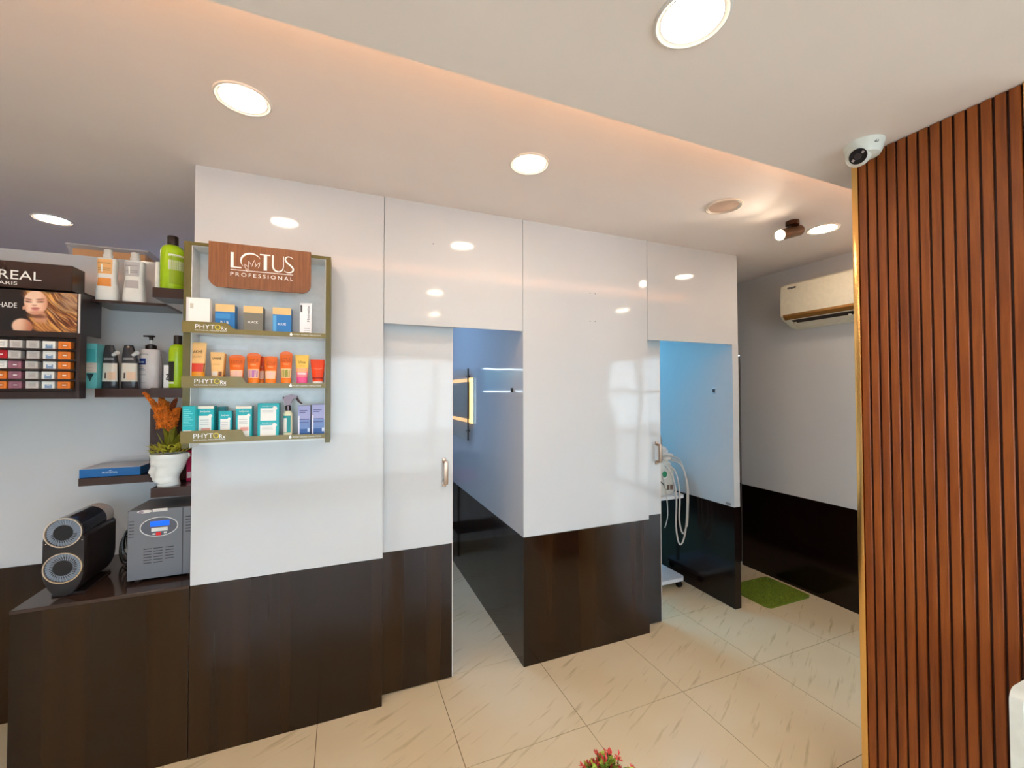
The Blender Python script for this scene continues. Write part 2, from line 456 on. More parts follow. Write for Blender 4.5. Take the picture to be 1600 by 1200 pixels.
sl = bpy.data.lights.new('spotlight_beam', 'SPOT'); sl.energy = 9; sl.color = (1.0, 0.85, 0.66); sl.spot_size = math.radians(110); sl.spot_blend = 0.7; sl.shadow_soft_size = 0.025
so = bpy.data.objects.new('spotlight_beam', sl); COL.objects.link(so); so.location = A + dr * .02; so.rotation_euler = dr.to_track_quat('-Z', 'Y').to_euler()
# ceiling speaker
t = thing('ceiling_speaker', 'round unlit ceiling speaker with pinkish grille and stepped rim', 'speaker', (1.957, 1.681, ZC))
part('rim', MB().lathe([(.098, 0), (.096, -.005), (.088, -.007), (.084, -.003), (.080, -.004), (.076, -.001)], (1.957, 1.681, ZC), 48, 'z', False, False), mat('speaker_rim', (226, 212, 198), rough=0.5), t)
part('grille', MB().lathe([(.077, -.001), (.04, -.0022), (.0005, -.0025)], (1.957, 1.681, ZC), 48), mat('speaker_grille', (205, 172, 152), rough=0.7, bump=0.6, bscale=900), t)
# cool panels inside the cabins and behind the alcove wall
def panel_light(x, y, col, s, label, lx=.5, ly=.16):
    t = thing('ceiling_panel_light', label, 'ceiling light', (x, y, ZC))
    part('frame', MB().box(x - lx/2 - .01, x + lx/2 + .01, y - ly/2 - .01, y + ly/2 + .01, ZC - .012, ZC), M_RIM, t)
    part('diffuser', MB().box(x - lx/2, x + lx/2, y - ly/2, y + ly/2, ZC - .015, ZC - .0122), lamp_mat('diffuser_%s' % label.split()[0], col, s), t)
panel_light(0.2, 3.5, (145, 195, 255), L_CABIN_A, 'blue tinted panel light in the ceiling of the first cabin', .5, .5)
panel_light(1.75, 3.5, (105, 200, 255), L_CABIN_B, 'cyan tinted panel light in the ceiling of the second cabin', .5, .5)
panel_light(-1.2, 4.27, (150, 190, 255), L_BACK, 'pale cool panel light in the ceiling behind the alcove', .9, .2)
# ---------------------------------------------------------------- slatted column, camera, air conditioner, mat
M_TEAK = mat('teak_slat', (150, 74, 28), rough=0.42, var=0)
nt, b = nodes(M_TEAK)
_, c = noise_ramp(nt, world_pos(nt, scale=(14, 14, 0.9)), 2.6, [(0.25, lin((108, 50, 15))), (0.45, lin((140, 70, 22))), (0.6, lin((160, 85, 30))), (0.8, lin((124, 58, 18)))], detail=5, rough=0.65)
nt.links.new(c, b.inputs['Base Color'])
M_GROOVE = mat('dark_groove_wood', (52, 18, 10), rough=0.5)
M_GOLD = mat('polished_gold_trim', (242, 198, 124), rough=0.2, metal=1.0, var=0.02)
XS = 1.852
YN, YF = 0.553, 0.978
t = thing('slatted_column', 'column clad in reddish brown teak slats with gold corner trims', 'column', (1.95, (YN + YF) / 2, 0))
part('core', MB().box(XS + .008, 2.25, YN, YF, 0, ZL - .001), M_GROOVE, t)
pitch = 0.0304
sm = None
y = YF - .0015
k = 0
while y - pitch > YN - .006:
    if sm is None:
        sm = MB().box(XS, XS + .0085, -pitch + .0068, 0, 0, ZL - .002, .0015, 1).mesh('slat', M_TEAK, (1.95, 0, 0))
    o = bpy.data.objects.new('slat', sm); COL.objects.link(o); o.parent = t; o.location = (0, y - (YN + YF) / 2, 0)
    y -= pitch
part('gold_trim', MB().box(XS - .004, XS + .018, YF, YF + .021, 0, ZL - .001, .0015), M_GOLD, t, 'gold corner trim')
part('gold_trim', MB().box(XS - .004, XS + .018, YN - .022, YN - .001, 0, ZL - .001, .0015), M_GOLD, t, 'gold corner trim')

# ceiling camera
cx, cy = 1.772, 0.915
t = thing('security_camera', 'white turret security camera on the lowered ceiling by the slatted column', 'camera', (cx, cy, ZL))
M_CW = mat('camera_white', (236, 236, 226), rough=0.35)
part('base', MB().lathe([(.060, 0), (.060, -.006), (.054, -.030), (.046, -.046), (.030, -.052), (.0005, -.053)], (cx, cy, ZL), 40), M_CW, t)
look = (Vector((-0.05, -0.35, 1.9)) - Vector((cx, cy, ZL))).normalized()
look = Vector((-0.82, -0.40, -0.42)).normalized()
C = Vector((cx - .020, cy + .008, ZL - .044))
part('ball', MB().ball(C, .038, 28, 16), M_CW, t)
E0 = C + look * .0310
part('lens_plate', MB().tube([E0, E0 + look * .006, E0 + look * .0085], [.0262, .0262, .024], 32), mat('camera_black', (26, 20, 22), rough=0.5, spec=0.2), t)
lp = part('lens', MB().tube([E0 + look * .008, E0 + look * .011, E0 + look * .0112], [.0105, .0098, .0065], 24), mat('camera_lens', (62, 50, 48), rough=0.35, spec=0.3), t)
sd = look.cross(Vector((0, 0, 1))).normalized(); up = sd.cross(look)
for s in (1, -1):
    q = E0 + look * .0086 + (sd * .0140 - up * .0105) * s
    part('light_window', MB().tube([q, q + look * .0008], [.0055, .0052], 4), mat('camera_light_window', (190, 170, 165), rough=0.3), t)
# maker's mark on the base: loop with a short tail
nn = Vector((-.386, -.924, -.20)).normalized()
qa = Vector((cx, cy, ZL)) + Vector((-.386, -.924, 0)) * .0555 + Vector((0, 0, -.019))
tn = Vector((.924, -.386, 0)).normalized()
ring = [qa + tn * (.0045 * math.cos(a)) + Vector((0, 0, 1)) * (.0045 * math.sin(a)) + nn * .001 for a in [i * PI / 6 for i in range(-5, 7)]]
part('logo', MB().tube(ring, .0011, 6).tube([ring[0] - Vector((0, 0, .0)), ring[0] - Vector((0, 0, .0022)) - tn * .0045], .0018, 6), mat('logo_dark', (50, 40, 40)), t)

# split air conditioner on the hall wall
YA0, YA1 = 1.40, 2.292
t = thing('air_conditioner', 'cream wall air conditioner with a gold stripe on the hall wall', 'air conditioner', (XH, 1.9, 2.12))
M_AC = mat('ac_cream', (238, 230, 208), rough=0.28)
prof = [(XH, 2.462), (XH - .165, 2.462), (XH - .192, 2.446), (XH - .200, 2.39), (XH - .200, 2.205), (XH - .172, 2.176), (XH - .06, 2.118), (XH, 2.112)]
mb = MB()
rs = []
for y, k in ((YA0, .96), (YA0 + .012, 1.0), (YA1 - .03, 1.0), (YA1 - .008, .985), (YA1, .94)):
    rs.append([(XH + (x - XH) * k, y, 2.29 + (z - 2.29) * (k if k < 1 else 1)) for x, z in prof])
part('body', mb.rings(rs), M_AC, t, ang=25)
part('gold_stripe', MB().prism([(XH - .2012, 2.215), (XH - .2012, 2.199), (XH - .176, 2.1742), (XH - .172, 2.1780)], 'xz', YA0 + .01, YA1 - .03), mat('ac_gold', (200, 145, 80), rough=0.25, metal=0.7), t, 'gold stripe')
def slab(p, q, th, y0, y1):      # a thin board between two x,z points
    d = Vector((q[0]-p[0], q[1]-p[1])).normalized(); n = Vector((d.y, -d.x)) * th
    return MB().prism([p, q, (q[0]+n.x, q[1]+n.y), (p[0]+n.x, p[1]+n.y)], 'xz', y0, y1)
part('air_outlet', slab((XH - .162, 2.1705), (XH - .124, 2.1508), .0006, YA0 + .05, YA1 - .07), mat('ac_dark', (40, 26, 20), rough=0.6), t, 'dark air outlet slot')
part('louver', slab((XH - .120, 2.1485), (XH - .068, 2.1215), .004, YA0 + .05, YA1 - .06), mat('ac_louver', (225, 214, 194), rough=0.35), t)
for yy in (YA1 - .085, YA1 - .47):
    part('louver_pin', MB().box(XH - .145, XH - .120, yy - .007, yy + .007, 2.142, 2.156), mat('ac_louver', (225, 214, 194)), t)
xa = XH - .2004
part('logo_plate', MB().box(xa - .0008, xa, YA1 - .135, YA1 - .070, 2.413, 2.426) .xf(Matrix.Identity(4)), mat('ac_logo', (44, 34, 40), rough=0.4), t)
part('lettering', text('BLUE STAR', 0.005, 0.052, 0.003, 0.0095, (xa - .0009, YA1 - .074, 2.4133), (0, -1, 0), (0, 0, 1)), mat('logo_white', (225, 220, 220)), t)
part('display_dot', MB().box(xa - .0006, xa, YA1 - .034, YA1 - .030, 2.335, 2.339), mat('white_dot', (255, 250, 240)), t)

# green mat
M_GRASS = mat('green_mat_pile', (112, 128, 30), rough=0.95, var=0.35, vscale=180, bump=1.0, bscale=500)
def rrect(x0, x1, y0, y1, r, n=6):
    P = []
    for cx_, cy_, a in ((x1 - r, y1 - r, 0), (x0 + r, y1 - r, 90), (x0 + r, y0 + r, 180), (x1 - r, y0 + r, 270)):
        for i in range(n + 1):
            an = math.radians(a + 90 * i / n); P.append((cx_ + r * math.cos(an), cy_ + r * math.sin(an)))
    return P
mt = solo('door_mat', MB().prism(rrect(2.93, 3.41, 2.165, 2.545, .045), 'xy', 0.0005, .012), M_GRASS, 'green grass-like doormat on the tiles in the hall', 'mat', (3.17, 2.355, 0))
# pile
pm = MB()
for i in range(2600):
    x = random.uniform(2.94, 3.40); y_ = random.uniform(2.175, 2.535)
    a = random.uniform(0, PI); r = .004; dx, dy = r * math.cos(a), r * math.sin(a)
    lx, ly = random.uniform(-.004, .004), random.uniform(-.004, .004)
    v = [pm.bm.verts.new(q) for q in ((x - dx, y_ - dy, .0118), (x + dx, y_ + dy, .0118), (x + lx, y_ + ly, random.uniform(.016, .021)))]
    pm.bm.faces.new(v)
part('pile', pm, mat('green_blade', (132, 150, 38), rough=0.9, var=0.3, vscale=90), mt, kind='stuff')

# white moulded chair at the right edge, in front of the column
t = thing('white_chair', 'white moulded plastic chair at the bottom right corner before the column', 'chair', (1.72, 0.35, 0))
M_CH = mat('white_plastic', (238, 238, 228), rough=0.35)
bx, by = pt(1588.5, 1130, 1, 0.50).x, 0.50
part('backrest', MB().prism([(p[0], p[1]) for p in rrect(bx, bx + .36, .47, .862, .028)], 'xz', by - .012, by + .012), M_CH, t)
part('seat', MB().box(bx + .01, bx + .35, by - .40, by - .005, .42, .45, .012), M_CH, t)
for ax_, ay in ((.03, -.03), (.33, -.03), (.03, -.37), (.33, -.37)):
    part('leg', MB().tube([(bx + ax_, by + ay, .421), (bx + ax_ + (.02 if ax_ > .2 else -.02) * 0, by + ay, 0)], [.016, .012], 10), M_CH, t)
for ax_ in (.05, .31):
    part('back_post', MB().box(bx + ax_ - .015, bx + ax_ + .015, by - .010, by + .008, .449, .471), M_CH, t)

# red flowering plant in the foreground
fx, fy = 0.47, 0.672
t = thing('flowering_plant', 'red flowering potted plant with green leaves at the bottom edge', 'plant', (fx, fy, 0))
part('planter', MB().lathe([(.055, 0), (.055, .02), (.045, .04), (.052, .60), (.075, .72), (.078, .75), (.070, .75), (.062, .735), (.0005, .73)], (fx, fy, 0), 28), mat('planter_white', (225, 220, 212), rough=0.4), t)
lm, fm, st_ = MB(), [], MB()
def leaf(mb, base, d, L, W, droop=0.25, n=4):
    d = Vector(d).normalized(); s = d.cross(Vector((0, 0, 1)))
    if s.length < 1e-3: s = Vector((1, 0, 0))
    s.normalize(); nrm = s.cross(d)
    A, B_, Cc = [], [], []
    for i in range(n + 1):
        u = i / n; w_ = W * math.sin(PI * min(1, .12 + .88 * u)) ** .8 if i < n else 0.0004
        p = Vector(base) + d * (L * u) - Vector((0, 0, 1)) * (droop * L * u * u)
        A.append(mb.bm.verts.new(p - s * w_ + nrm * w_ * .35)); Cc.append(mb.bm.verts.new(p)); B_.append(mb.bm.verts.new(p + s * w_ + nrm * w_ * .35))
    for i in range(n):
        mb.bm.faces.new((A[i], Cc[i], Cc[i+1], A[i+1])); mb.bm.faces.new((Cc[i], B_[i], B_[i+1], Cc[i+1]))
tips = []
for i in range(64):
    a = random.uniform(0, 2*PI); r = math.sqrt(random.random()) * .066
    top = Vector((fx + r * math.cos(a), fy + r * math.sin(a), .850 + .052 * (1 - (r / .066) ** 2) + random.uniform(-.014, .010)))
    bot = Vector((fx + r * .3 * math.cos(a), fy + r * .3 * math.sin(a), .735))
    st_.tube([bot, (bot + top) / 2 + Vector((0, 0, .006)), top], .0012, 5)
    for k in range(9):
        q = bot.lerp(top, .5 + .46 * k / 9); an = random.uniform(0, 2*PI)
        leaf(lm, q, (math.cos(an), math.sin(an), random.uniform(.5, 1.4)), random.uniform(.018, .030), .0062, .15)
    tips.append(top)
part('stems', st_, mat('stem_green', (92, 110, 40), rough=0.6), t)
part('leaves', lm, mat('leaf_yellow_green', (160, 186, 70), rough=0.45, var=0.4, vscale=160), t)
Mr = mat('red_petal', (224, 78, 72), rough=0.5, var=0.4, vscale=260)
for i, tp in enumerate(tips):
    if i % 5 in (2, 4): continue
    fb = MB()
    for k in range(20):
        a = random.uniform(0, 2*PI); el = random.uniform(-.1, 1.6)
        leaf(fb, tp + Vector((random.uniform(-.004, .004), random.uniform(-.004, .004), random.uniform(-.008, .003))), (math.cos(a), math.sin(a), el), random.uniform(.005, .009), .0016, .05, 2)
    part('flower', fb, Mr, t)
# ---------------------------------------------------------------- inside the first cabin
zt, zb = 1.800, 1.210
ya = pt(731, 630, 0, XP1 - .03).y
yr0, yr1 = pt(739, 630, 0, XP1 - .012).y, pt(733.5, 630, 0, XP1 - .012).y
t = thing('lighted_mirror', 'mirror with a glowing warm light border on the first cabin wall', 'mirror', (XP1, 3.6, 1.35))
M_MIR = mat('mirror_glass', (120, 140, 140), rough=0.05, metal=0.9, var=0)
part('glass', MB().box(XP1 - .010, XP1 - .0005, yr0, 3.95, 1.352, 1.722), M_MIR, t)
M_LED = mat('mirror_led', (255, 225, 170), rough=0.5, emit=(255, 200, 120), es=2.6, var=0)
part('light_bar', MB().box(XP1 - .0125, XP1 - .0101, yr0, 3.95, 1.692, 1.722), M_LED, t)
part('light_bar', MB().box(XP1 - .0125, XP1 - .0101, yr0, 3.95, 1.352, 1.382), M_LED, t)
part('light_bar', MB().box(XP1 - .0125, XP1 - .0101, yr0, yr1, 1.3825, 1.6915), M_LED, t)
ac = thing('acrylic_board', 'beige tinted acrylic board standing off before the lighted mirror', 'board', (XP1, 3.7, zb))
part('sheet', MB().box(XP1 - .031, XP1 - .028, ya, 4.05, zb, zt), mat('tinted_acrylic', (214, 196, 176), rough=0.1, alpha=0.4, var=0), ac)
part('edge', MB().box(XP1 - .035, XP1 - .024, ya - .010, ya, zb, zt), mat('board_edge_black', (16, 12, 12), rough=0.4), ac, 'black front edge')
for z in (zb + .075, zt - .06):
    part('standoff', MB().lathe([(.006, -.033), (.006, -.0005)], (XP1, ya + .045, z), 10, 'x'), mat('board_edge_black', (16, 12, 12)), ac)
p = pt(801, 609, 0, XP1)
solo('wall_hook', MB().box(XP1 - .012, XP1, p.y - .008, p.y + .008, p.z - .016, p.z + .012, .002), mat('hook_black', (24, 18, 18), rough=0.4), 'tiny black hook on the first cabin wall', 'hook', (XP1, p.y, p.z))
# lit wall shelf and a trolley at the far end of the cabin, seen mirrored in its glossy side wall
YN_ = Y1R - .12
nz0, nz1 = 1.622, 1.862
t = thing('wall_shelf', 'white lit box shelf on the end wall inside the first cabin', 'shelf', (.2, Y1R, nz0))
part('frame', MB().box(-.30, .56, YN_, Y1R - .001, nz0 - .02, nz0).box(-.30, .56, YN_, Y1R - .001, nz1, nz1 + .02).box(.56, .60, YN_, Y1R - .001, nz0 - .02, nz1 + .02).box(-.32, -.30, YN_, Y1R - .001, nz0 - .02, nz1 + .02), mat('shelf_frame_grey', (120, 126, 140), rough=0.3), t)
part('light_bar', MB().box(-.30, .56, YN_, YN_ + .02, nz1 - .010, nz1 - .0005), mat('niche_led', (235, 245, 255), rough=0.5, emit=(225, 242, 255), es=14.0, var=0), t)
part('light_bar', MB().box(-.30, .56, YN_ - .003, YN_ - .0005, nz0 - .012, nz0 - .002), MATS['niche_led'], t)
part('back_panel', MB().box(-.30, .56, Y1R - .012, Y1R - .002, nz0, nz1), mat('niche_back', (150, 220, 235), rough=0.4), t)
for k, x in enumerate((.16, .02)):
    solo('small_bottle', MB().lathe([(.028, 0), (.03, .004), (.03, .11), (.012, .13), (.012, .16)], (x, Y1R - .07, nz0 + .0005), 16), mat('bottle_grey', (120, 124, 140), rough=.3), 'grey bottle on the lit cabin shelf, %s of the two' % ('nearer the doorway', 'farther from the doorway')[k], 'bottle', (x, Y1R - .07, nz0))
t = thing('service_trolley', 'black metal trolley with two shelves at the end of the first cabin', 'trolley', (.68, 4.17, 0))
M_TR = mat('trolley_black', (30, 28, 30), rough=0.4, metal=0.3)
for z in (.22, .70): part('shelf', MB().box(.42, .93, 4.0, 4.34, z, z + .02, .004), M_TR, t)
for x in (.435, .915):
    for y in (4.015, 4.325): part('leg', MB().tube([(x, y, 0), (x, y, .7005)], .010, 8), M_TR, t)
tw = thing('folded_towels', 'pink folded towel stack on the cabin trolley', 'towels', (.80, 4.12, .72))
for k in range(3): part('towel', MB().box(.70, .92, 4.03, 4.20, .7205 + k * .030, .7205 + k * .030 + .029, .010), mat('pink_towel', (232, 100, 150), rough=0.9, bump=0.5, bscale=300), tw)
solo('storage_case', MB().box(.60, .88, 4.21, 4.33, .7205, .96, .015), mat('case_grey', (60, 66, 80), rough=0.4), 'dark grey storage case on the cabin trolley', 'case', (.74, 4.27, .72))

# ---------------------------------------------------------------- second cabin: treatment machine on a cart
bx, by = 2.40, 2.86
t = thing('treatment_cart', 'white treatment machine on a wheeled cart inside the second cabin', 'cart', (bx, by, 0))
M_CT = mat('cart_white', (232, 232, 236), rough=0.35)
def rot(mb, a, c):
    return mb.xf(Matrix.Translation(c) @ Matrix.Rotation(a, 4, 'Z') @ Matrix.Translation(-Vector(c)))
cc = Vector((bx, by, 0))
part('base_plate', MB().prism(rrect(bx - .22, bx + .22, by - .20, by + .20, .04), 'xy', .062, .090), M_CT, t)
for sx_ in (-.18, .18):
    for sy_ in (-.165, .165):
        q = part('caster', MB().lathe([(.026, -.012), (.028, -.008), (.028, .008), (.026, .012)], (bx + sx_, by + sy_, .028), 18, 'x'), mat('caster_black', (22, 20, 22), rough=0.4), t)
        part('caster_fork', MB().box(bx + sx_ - .018, bx + sx_ + .018, by + sy_ - .012, by + sy_ + .012, .040, .0615), mat('caster_black', (22, 20, 22)), q)
for x in (-.17, .17): part('post', MB().tube([(bx + x, by + .1, .09), (bx + x, by + .1, .735)], .014, 10), mat('chrome_post', (200, 200, 205), rough=0.15, metal=1.0), t)
part('tray', MB().prism(rrect(bx - .225, bx + .225, by - .20, by + .18, .03), 'xy', .735, .760), M_CT, t)
body = Loft((bx + .0, by, .760), [(0, .195, .145, 0), (.02, .20, .15, 0), (.17, .20, .15, 0), (.25, .175, .13, 0), (.275, .15, .10, 0)], n=5)
mach = part('machine_body', body.mesh(), mat('machine_white', (226, 220, 208), rough=0.4), t)
q = body.p(.17, math.radians(-68), .001)
part('emblem', MB().lathe([(.026, -.002), (.026, .0)], (bx + .055, by - .1505, .930), 24, 'y'), mat('emblem_green', (46, 140, 92), rough=0.4), mach, 'round green emblem')
part('emblem_ring', MB().lathe([(.034, -.0008), (.034, .0)], (bx + .055, by - .1502, .925), 24, 'y'), mat('emblem_ring_white', (240, 240, 236), rough=0.4), mach)
for k in (0, 1): part('port', MB().box(bx + .08 + k * .035, bx + .104 + k * .035, by - .153, by - .149, .80, .84), mat('port_brown', (120, 96, 80), rough=0.5), mach)
hk = MB().tube([(bx + .06, by - .10, 1.03), (bx + .065, by - .10, 1.10), (bx + .07, by - .09, 1.20), (bx + .055, by - .085, 1.275), (bx + .02, by - .08, 1.30), (bx - .02, by - .08, 1.28)], .012, 10)
part('handpiece_holder', hk, mat('holder_grey', (120, 118, 122), rough=0.3), t)
hp = MB()
for k, (dx, dy, hgt) in enumerate(((.07, -.06, .13), (.11, -.04, .115), (.15, -.02, .09), (.09, .02, .10))):
    hp.tube([(bx + dx, by + dy, 1.02), (bx + dx + .01, by + dy - .01, 1.02 + hgt * .6), (bx + dx + .035, by + dy - .02, 1.02 + hgt)], [.020, .026, .012], 10)
    hp.tube([(bx + dx + .01, by + dy - .03, 1.03 + hgt * .5), (bx + dx + .07, by + dy - .05, 1.03 + hgt * .4)], [.016, .009], 8)
hp.ball((bx + .15, by - .06, 1.045), .045, 14, 8, (1.1, .9, .6))
part('handpieces', hp, mat('handpiece_beige', (226, 214, 204), rough=0.4), t)
hose_m = mat('hose_beige', (210, 198, 188), rough=0.45)
def hose(pts, r=.0065):
    P = [Vector(p) + Vector((bx, by, 0)) for p in pts]; O = []
    for i in range(len(P) - 1):
        p0, p1, p2, p3 = P[max(0, i-1)], P[i], P[i+1], P[min(len(P)-1, i+2)]
        for k in range(6):
            u = k / 6; O.append(.5 * ((2*p1) + (p2-p0)*u + (2*p0-5*p1+4*p2-p3)*u*u + (3*p1-p0-3*p2+p3)*u**3))
    O.append(P[-1]); part('hose', MB().tube(O, r, 8), hose_m, t)
hose([(.17, -.08, 1.03), (.215, -.16, 1.0), (.225, -.215, .85), (.215, -.22, .55), (.18, -.22, .40), (.135, -.22, .38), (.105, -.22, .52), (.115, -.215, .76), (.10, -.19, .93), (.07, -.14, 1.0)])
hose([(.19, -.07, 1.04), (.235, -.15, 1.0), (.24, -.205, .80), (.235, -.21, .56), (.19, -.21, .45), (.15, -.21, .56), (.155, -.21, .78), (.15, -.17, .95), (.11, -.10, 1.0)])
hose([(.16, -.05, 1.05), (.22, -.14, 1.04), (.25, -.20, .84), (.245, -.205, .60), (.235, -.205, .50)], .006)
hose([(.03, -.15, .93), (.02, -.205, .80), (.03, -.21, .62), (.0, -.21, .52)], .004)
part('power_lead', MB().tube([(bx - .02, by - .155, .90), (bx + .04, by - .156, .85), (bx + .07, by - .154, .80)], .004, 6), mat('lead_black', (24, 20, 20)), t)
p = pt(1116, 610.5, 0, XP2)
t = thing('wall_switch', 'small dark square switch on the blue lit cabin wall', 'switch', (XP2, p.y, p.z))
part('plate', MB().box(XP2 - .004, XP2, p.y - .018, p.y + .018, p.z - .022, p.z + .022, .001), mat('switch_white', (215, 225, 235), rough=0.3), t)
part('rocker', MB().box(XP2 - .008, XP2 - .004, p.y - .011, p.y + .011, p.z - .014, p.z + .014, .001), mat('switch_dark', (50, 44, 48), rough=0.4), t)
p = pt(1138, 787, 0, XP2)
solo('metal_tag', MB().box(XP2 - .002, XP2, p.y - .022, p.y + .022, p.z - .009, p.z + .009, .0005), mat('tag_metal', (160, 152, 146), rough=0.35, metal=0.6), 'small metal tag at the lower corner of the cabin wall panel', 'tag', (XP2, p.y, p.z))
# ---------------------------------------------------------------- wall display rack with sign and products
YR = 2.14           # front of the rack box
RX0, RX1, RZ0, RZ1 = -0.616, -0.048, 1.372, 2.246
M_OL = mat('olive_frame', (98, 88, 40), rough=0.35)
M_OL2 = mat('olive_strip', (124, 107, 48), rough=0.3)
M_IN = mat('rack_white_interior', (232, 230, 226), rough=0.25)
t = rack = thing('wall_display_rack', 'olive framed wall display rack with three product shelves and brown sign', 'display rack', ((RX0 + RX1) / 2, YW, RZ0))
part('side_panel', MB().box(RX0, RX0 + .026, YR, YW - .001, RZ0, RZ1, .001, 1), M_OL, t)
part('side_panel', MB().box(RX1 - .022, RX1, YR, YW - .001, RZ0, RZ1, .001, 1), M_OL, t)
part('top_panel', MB().box(RX0 + .0262, RX1 - .0222, YR, YW - .001, RZ1 - .014, RZ1, .001, 1), M_OL, t)
IX0, IX1 = RX0 + .0262, RX1 - .0222
part('lining', MB().box(IX0, IX0 + .002, YR + .004, YW - .007, RZ0, RZ1 - .0142).box(IX1 - .002, IX1, YR + .004, YW - .007, RZ0, RZ1 - .0142).box(IX0 + .0021, IX1 - .0021, YR + .004, YW - .007, RZ1 - .0165, RZ1 - .0143), M_IN, t, 'white inner lining')
part('back_panel', MB().box(IX0, IX1, YW - .0065, YW - .001, RZ0, RZ1 - .0145), M_IN, t)
YS = 2.100
M_PW = mat('print_white', (245, 243, 238), rough=0.4, var=0)
M_PY = mat('print_yellow', (225, 205, 60), rough=0.4, var=0)
SHELF = []
# (left px, left top y, left bottom y, right px, right top y, right bottom y, step start px, step end px, top y right after the step)
for (lx, lt, lb, rx, rt, rb, s0, s1, st) in ((284.5, 501, 519, 509, 521.3, 528.3, 351, 370, 513), (283, 587.5, 605.5, 508.5, 599, 606.7, 377, 385.5, 597.5), (281.5, 674, 693, 508, 677.5, 685, 376, 384.5, 681.5)):
    x0, zt_ = xz(lx, lt, YS); _, zb_ = xz(lx, lb, YS)
    x1, zr = xz(rx, rt, YS); _, zrb = xz(rx, rb, YS)
    zb_ = (zb_ + zrb) / 2
    xs0, xs1 = xz(s0, lt, YS)[0], xz(s1, st, YS)[0]
    P = [(x0, zb_), (x1, zb_), (x1, zr)]
    n = 8
    for i in range(n + 1):
        u = i / n; e = u * u * (3 - 2 * u)
        P.append((xs1 + (xs0 - xs1) * u, zr + (zt_ - zr) * e))
    P.append((x0, zt_))
    o = part('shelf_front', MB().prism(P, 'xz', YS, YS + .004), M_OL2, t, 'olive shelf front strip', ang=20)
    zs = zr - .006
    part('shelf_board', MB().box(IX0 + .0022, IX1 - .0022, YR, YW - .0067, zs - .010, zs), M_IN, t)
    part('shelf_board', MB().box(x0 + .002, x1 - .002, YS + .0042, YR - .0005, zs - .010, zs), M_IN, t)
    SHELF.append(zs)
    # lettering on the strip: PHYTO Rx and the small lines
    k = (x1 - x0)
    bx0 = x0 + k * .083; bh = (zt_ - zb_)
    zl0, zl1 = zb_ + bh * .38, zb_ + bh * .76
    part('lettering', ftext('PHYT', bx0, bx0 + k * .125, zl0, zl1, YS - .0002), M_PW, o)
    part('lettering', ftext('O', bx0 + k * .126, bx0 + k * .165, zl0 - .002, zl1 + .002, YS - .0002), M_PY, o)
    part('lettering', ftext('Rx', bx0 + k * .167, bx0 + k * .207, zl0 - .003, zl0 + bh * .27, YS - .0002), M_PW, o)
    part('lettering', ftext('BOTANICAL PRESCRIPTIONS', bx0, bx0 + k * .205, zb_ + bh * .19, zb_ + bh * .29, YS - .0002), M_PW, o)
    h2 = zr - zb_
    part('lettering', ftext('POTENT ORGANIC FORMULATIONS', x0 + k * .757, x0 + k * .965, zb_ + h2 * .36, zb_ + h2 * .64, YS - .0002), M_PW, o)
    cx_, cz_ = x0 + k * .738, zb_ + h2 * .5
    part('drop_mark', MB().prism([(cx_ + h2 * .27 * math.cos(a), cz_ - h2*.05 + h2 * .27 * math.sin(a)) for a in [math.radians(q) for q in range(140, 401, 20)]] + [(cx_, cz_ + h2 * .45)], 'xz', YS - .0006, YS - .0001), M_PW, o)
# sign board hung over the top
M_SIGN = mat('sign_wood', (140, 84, 44), rough=0.4, var=0)
nt, b = nodes(M_SIGN)
_, c = noise_ramp(nt, world_pos(nt, scale=(60, 60, 3)), 2.0, [(0.3, lin((110, 64, 34))), (0.5, lin((128, 78, 44))), (0.7, lin((142, 90, 52)))], detail=4, rough=0.7)
nt.links.new(c, b.inputs['Base Color'])
YG = 2.118
gx0, gzt = xz(326, 376, YG); gx1 = xz(486, 394, YG)[0]; gzb = xz(400, 452.5, YG)[1]
r = .040
P = [(gx0, gzt), (gx0, gzb + r)]
P += [(gx0 + r - r * math.cos(a), gzb + r - r * math.sin(a)) for a in [i * PI / 16 for i in range(1, 9)]]
P += [(gx1 - r + r * math.sin(a), gzb + r - r * math.cos(a)) for a in [i * PI / 16 for i in range(0, 9)]]
P += [(gx1, gzt)]
sg = part('sign_board', MB().prism(P, 'xz', YG, YG + .012), M_SIGN, t, 'brown wood-grain sign board', ang=20)
part('hanger', MB().box(gx0 + .03, gx1 - .03, YG + .0125, YR - .0005, RZ1 - .012, RZ1 - .002), M_OL, t)
W_ = gx1 - gx0; H_ = gzt - gzb
def gx(u): return gx0 + W_ * u
def gz(v): return gzt - H_ * v
yl = YG - .0015
def stroke(pts): return MB().prism(pts, 'xz', yl, YG - .0001)
# LOTUS: thin capitals, the O a crescent holding a lotus
lt = MB()
def bar(u0, u1, v0, v1): lt.box(gx(u0), gx(u1), yl, YG - .0001, gz(v1), gz(v0))
bar(.203, .232, .20, .545); bar(.2321, .306, .52, .545)                       # L
bar(.482, .585, .155 + .02, .20); bar(.520, .552, .20, .545)                  # T
def smooth2(pts, ws, m=5):
    P = [Vector(p) for p in pts]; O, W = [], []
    for i in range(len(P) - 1):
        p0, p1, p2, p3 = P[max(0, i-1)], P[i], P[i+1], P[min(len(P)-1, i+2)]
        for k in range(m):
            u = k / m; q = .5 * ((2*p1) + (p2-p0)*u + (2*p0-5*p1+4*p2-p3)*u*u + (3*p1-p0-3*p2+p3)*u**3)
            O.append((q.x, q.y)); W.append(ws[i] + (ws[i+1] - ws[i]) * u)
    O.append(tuple(P[-1])); W.append(ws[-1]); return O, W
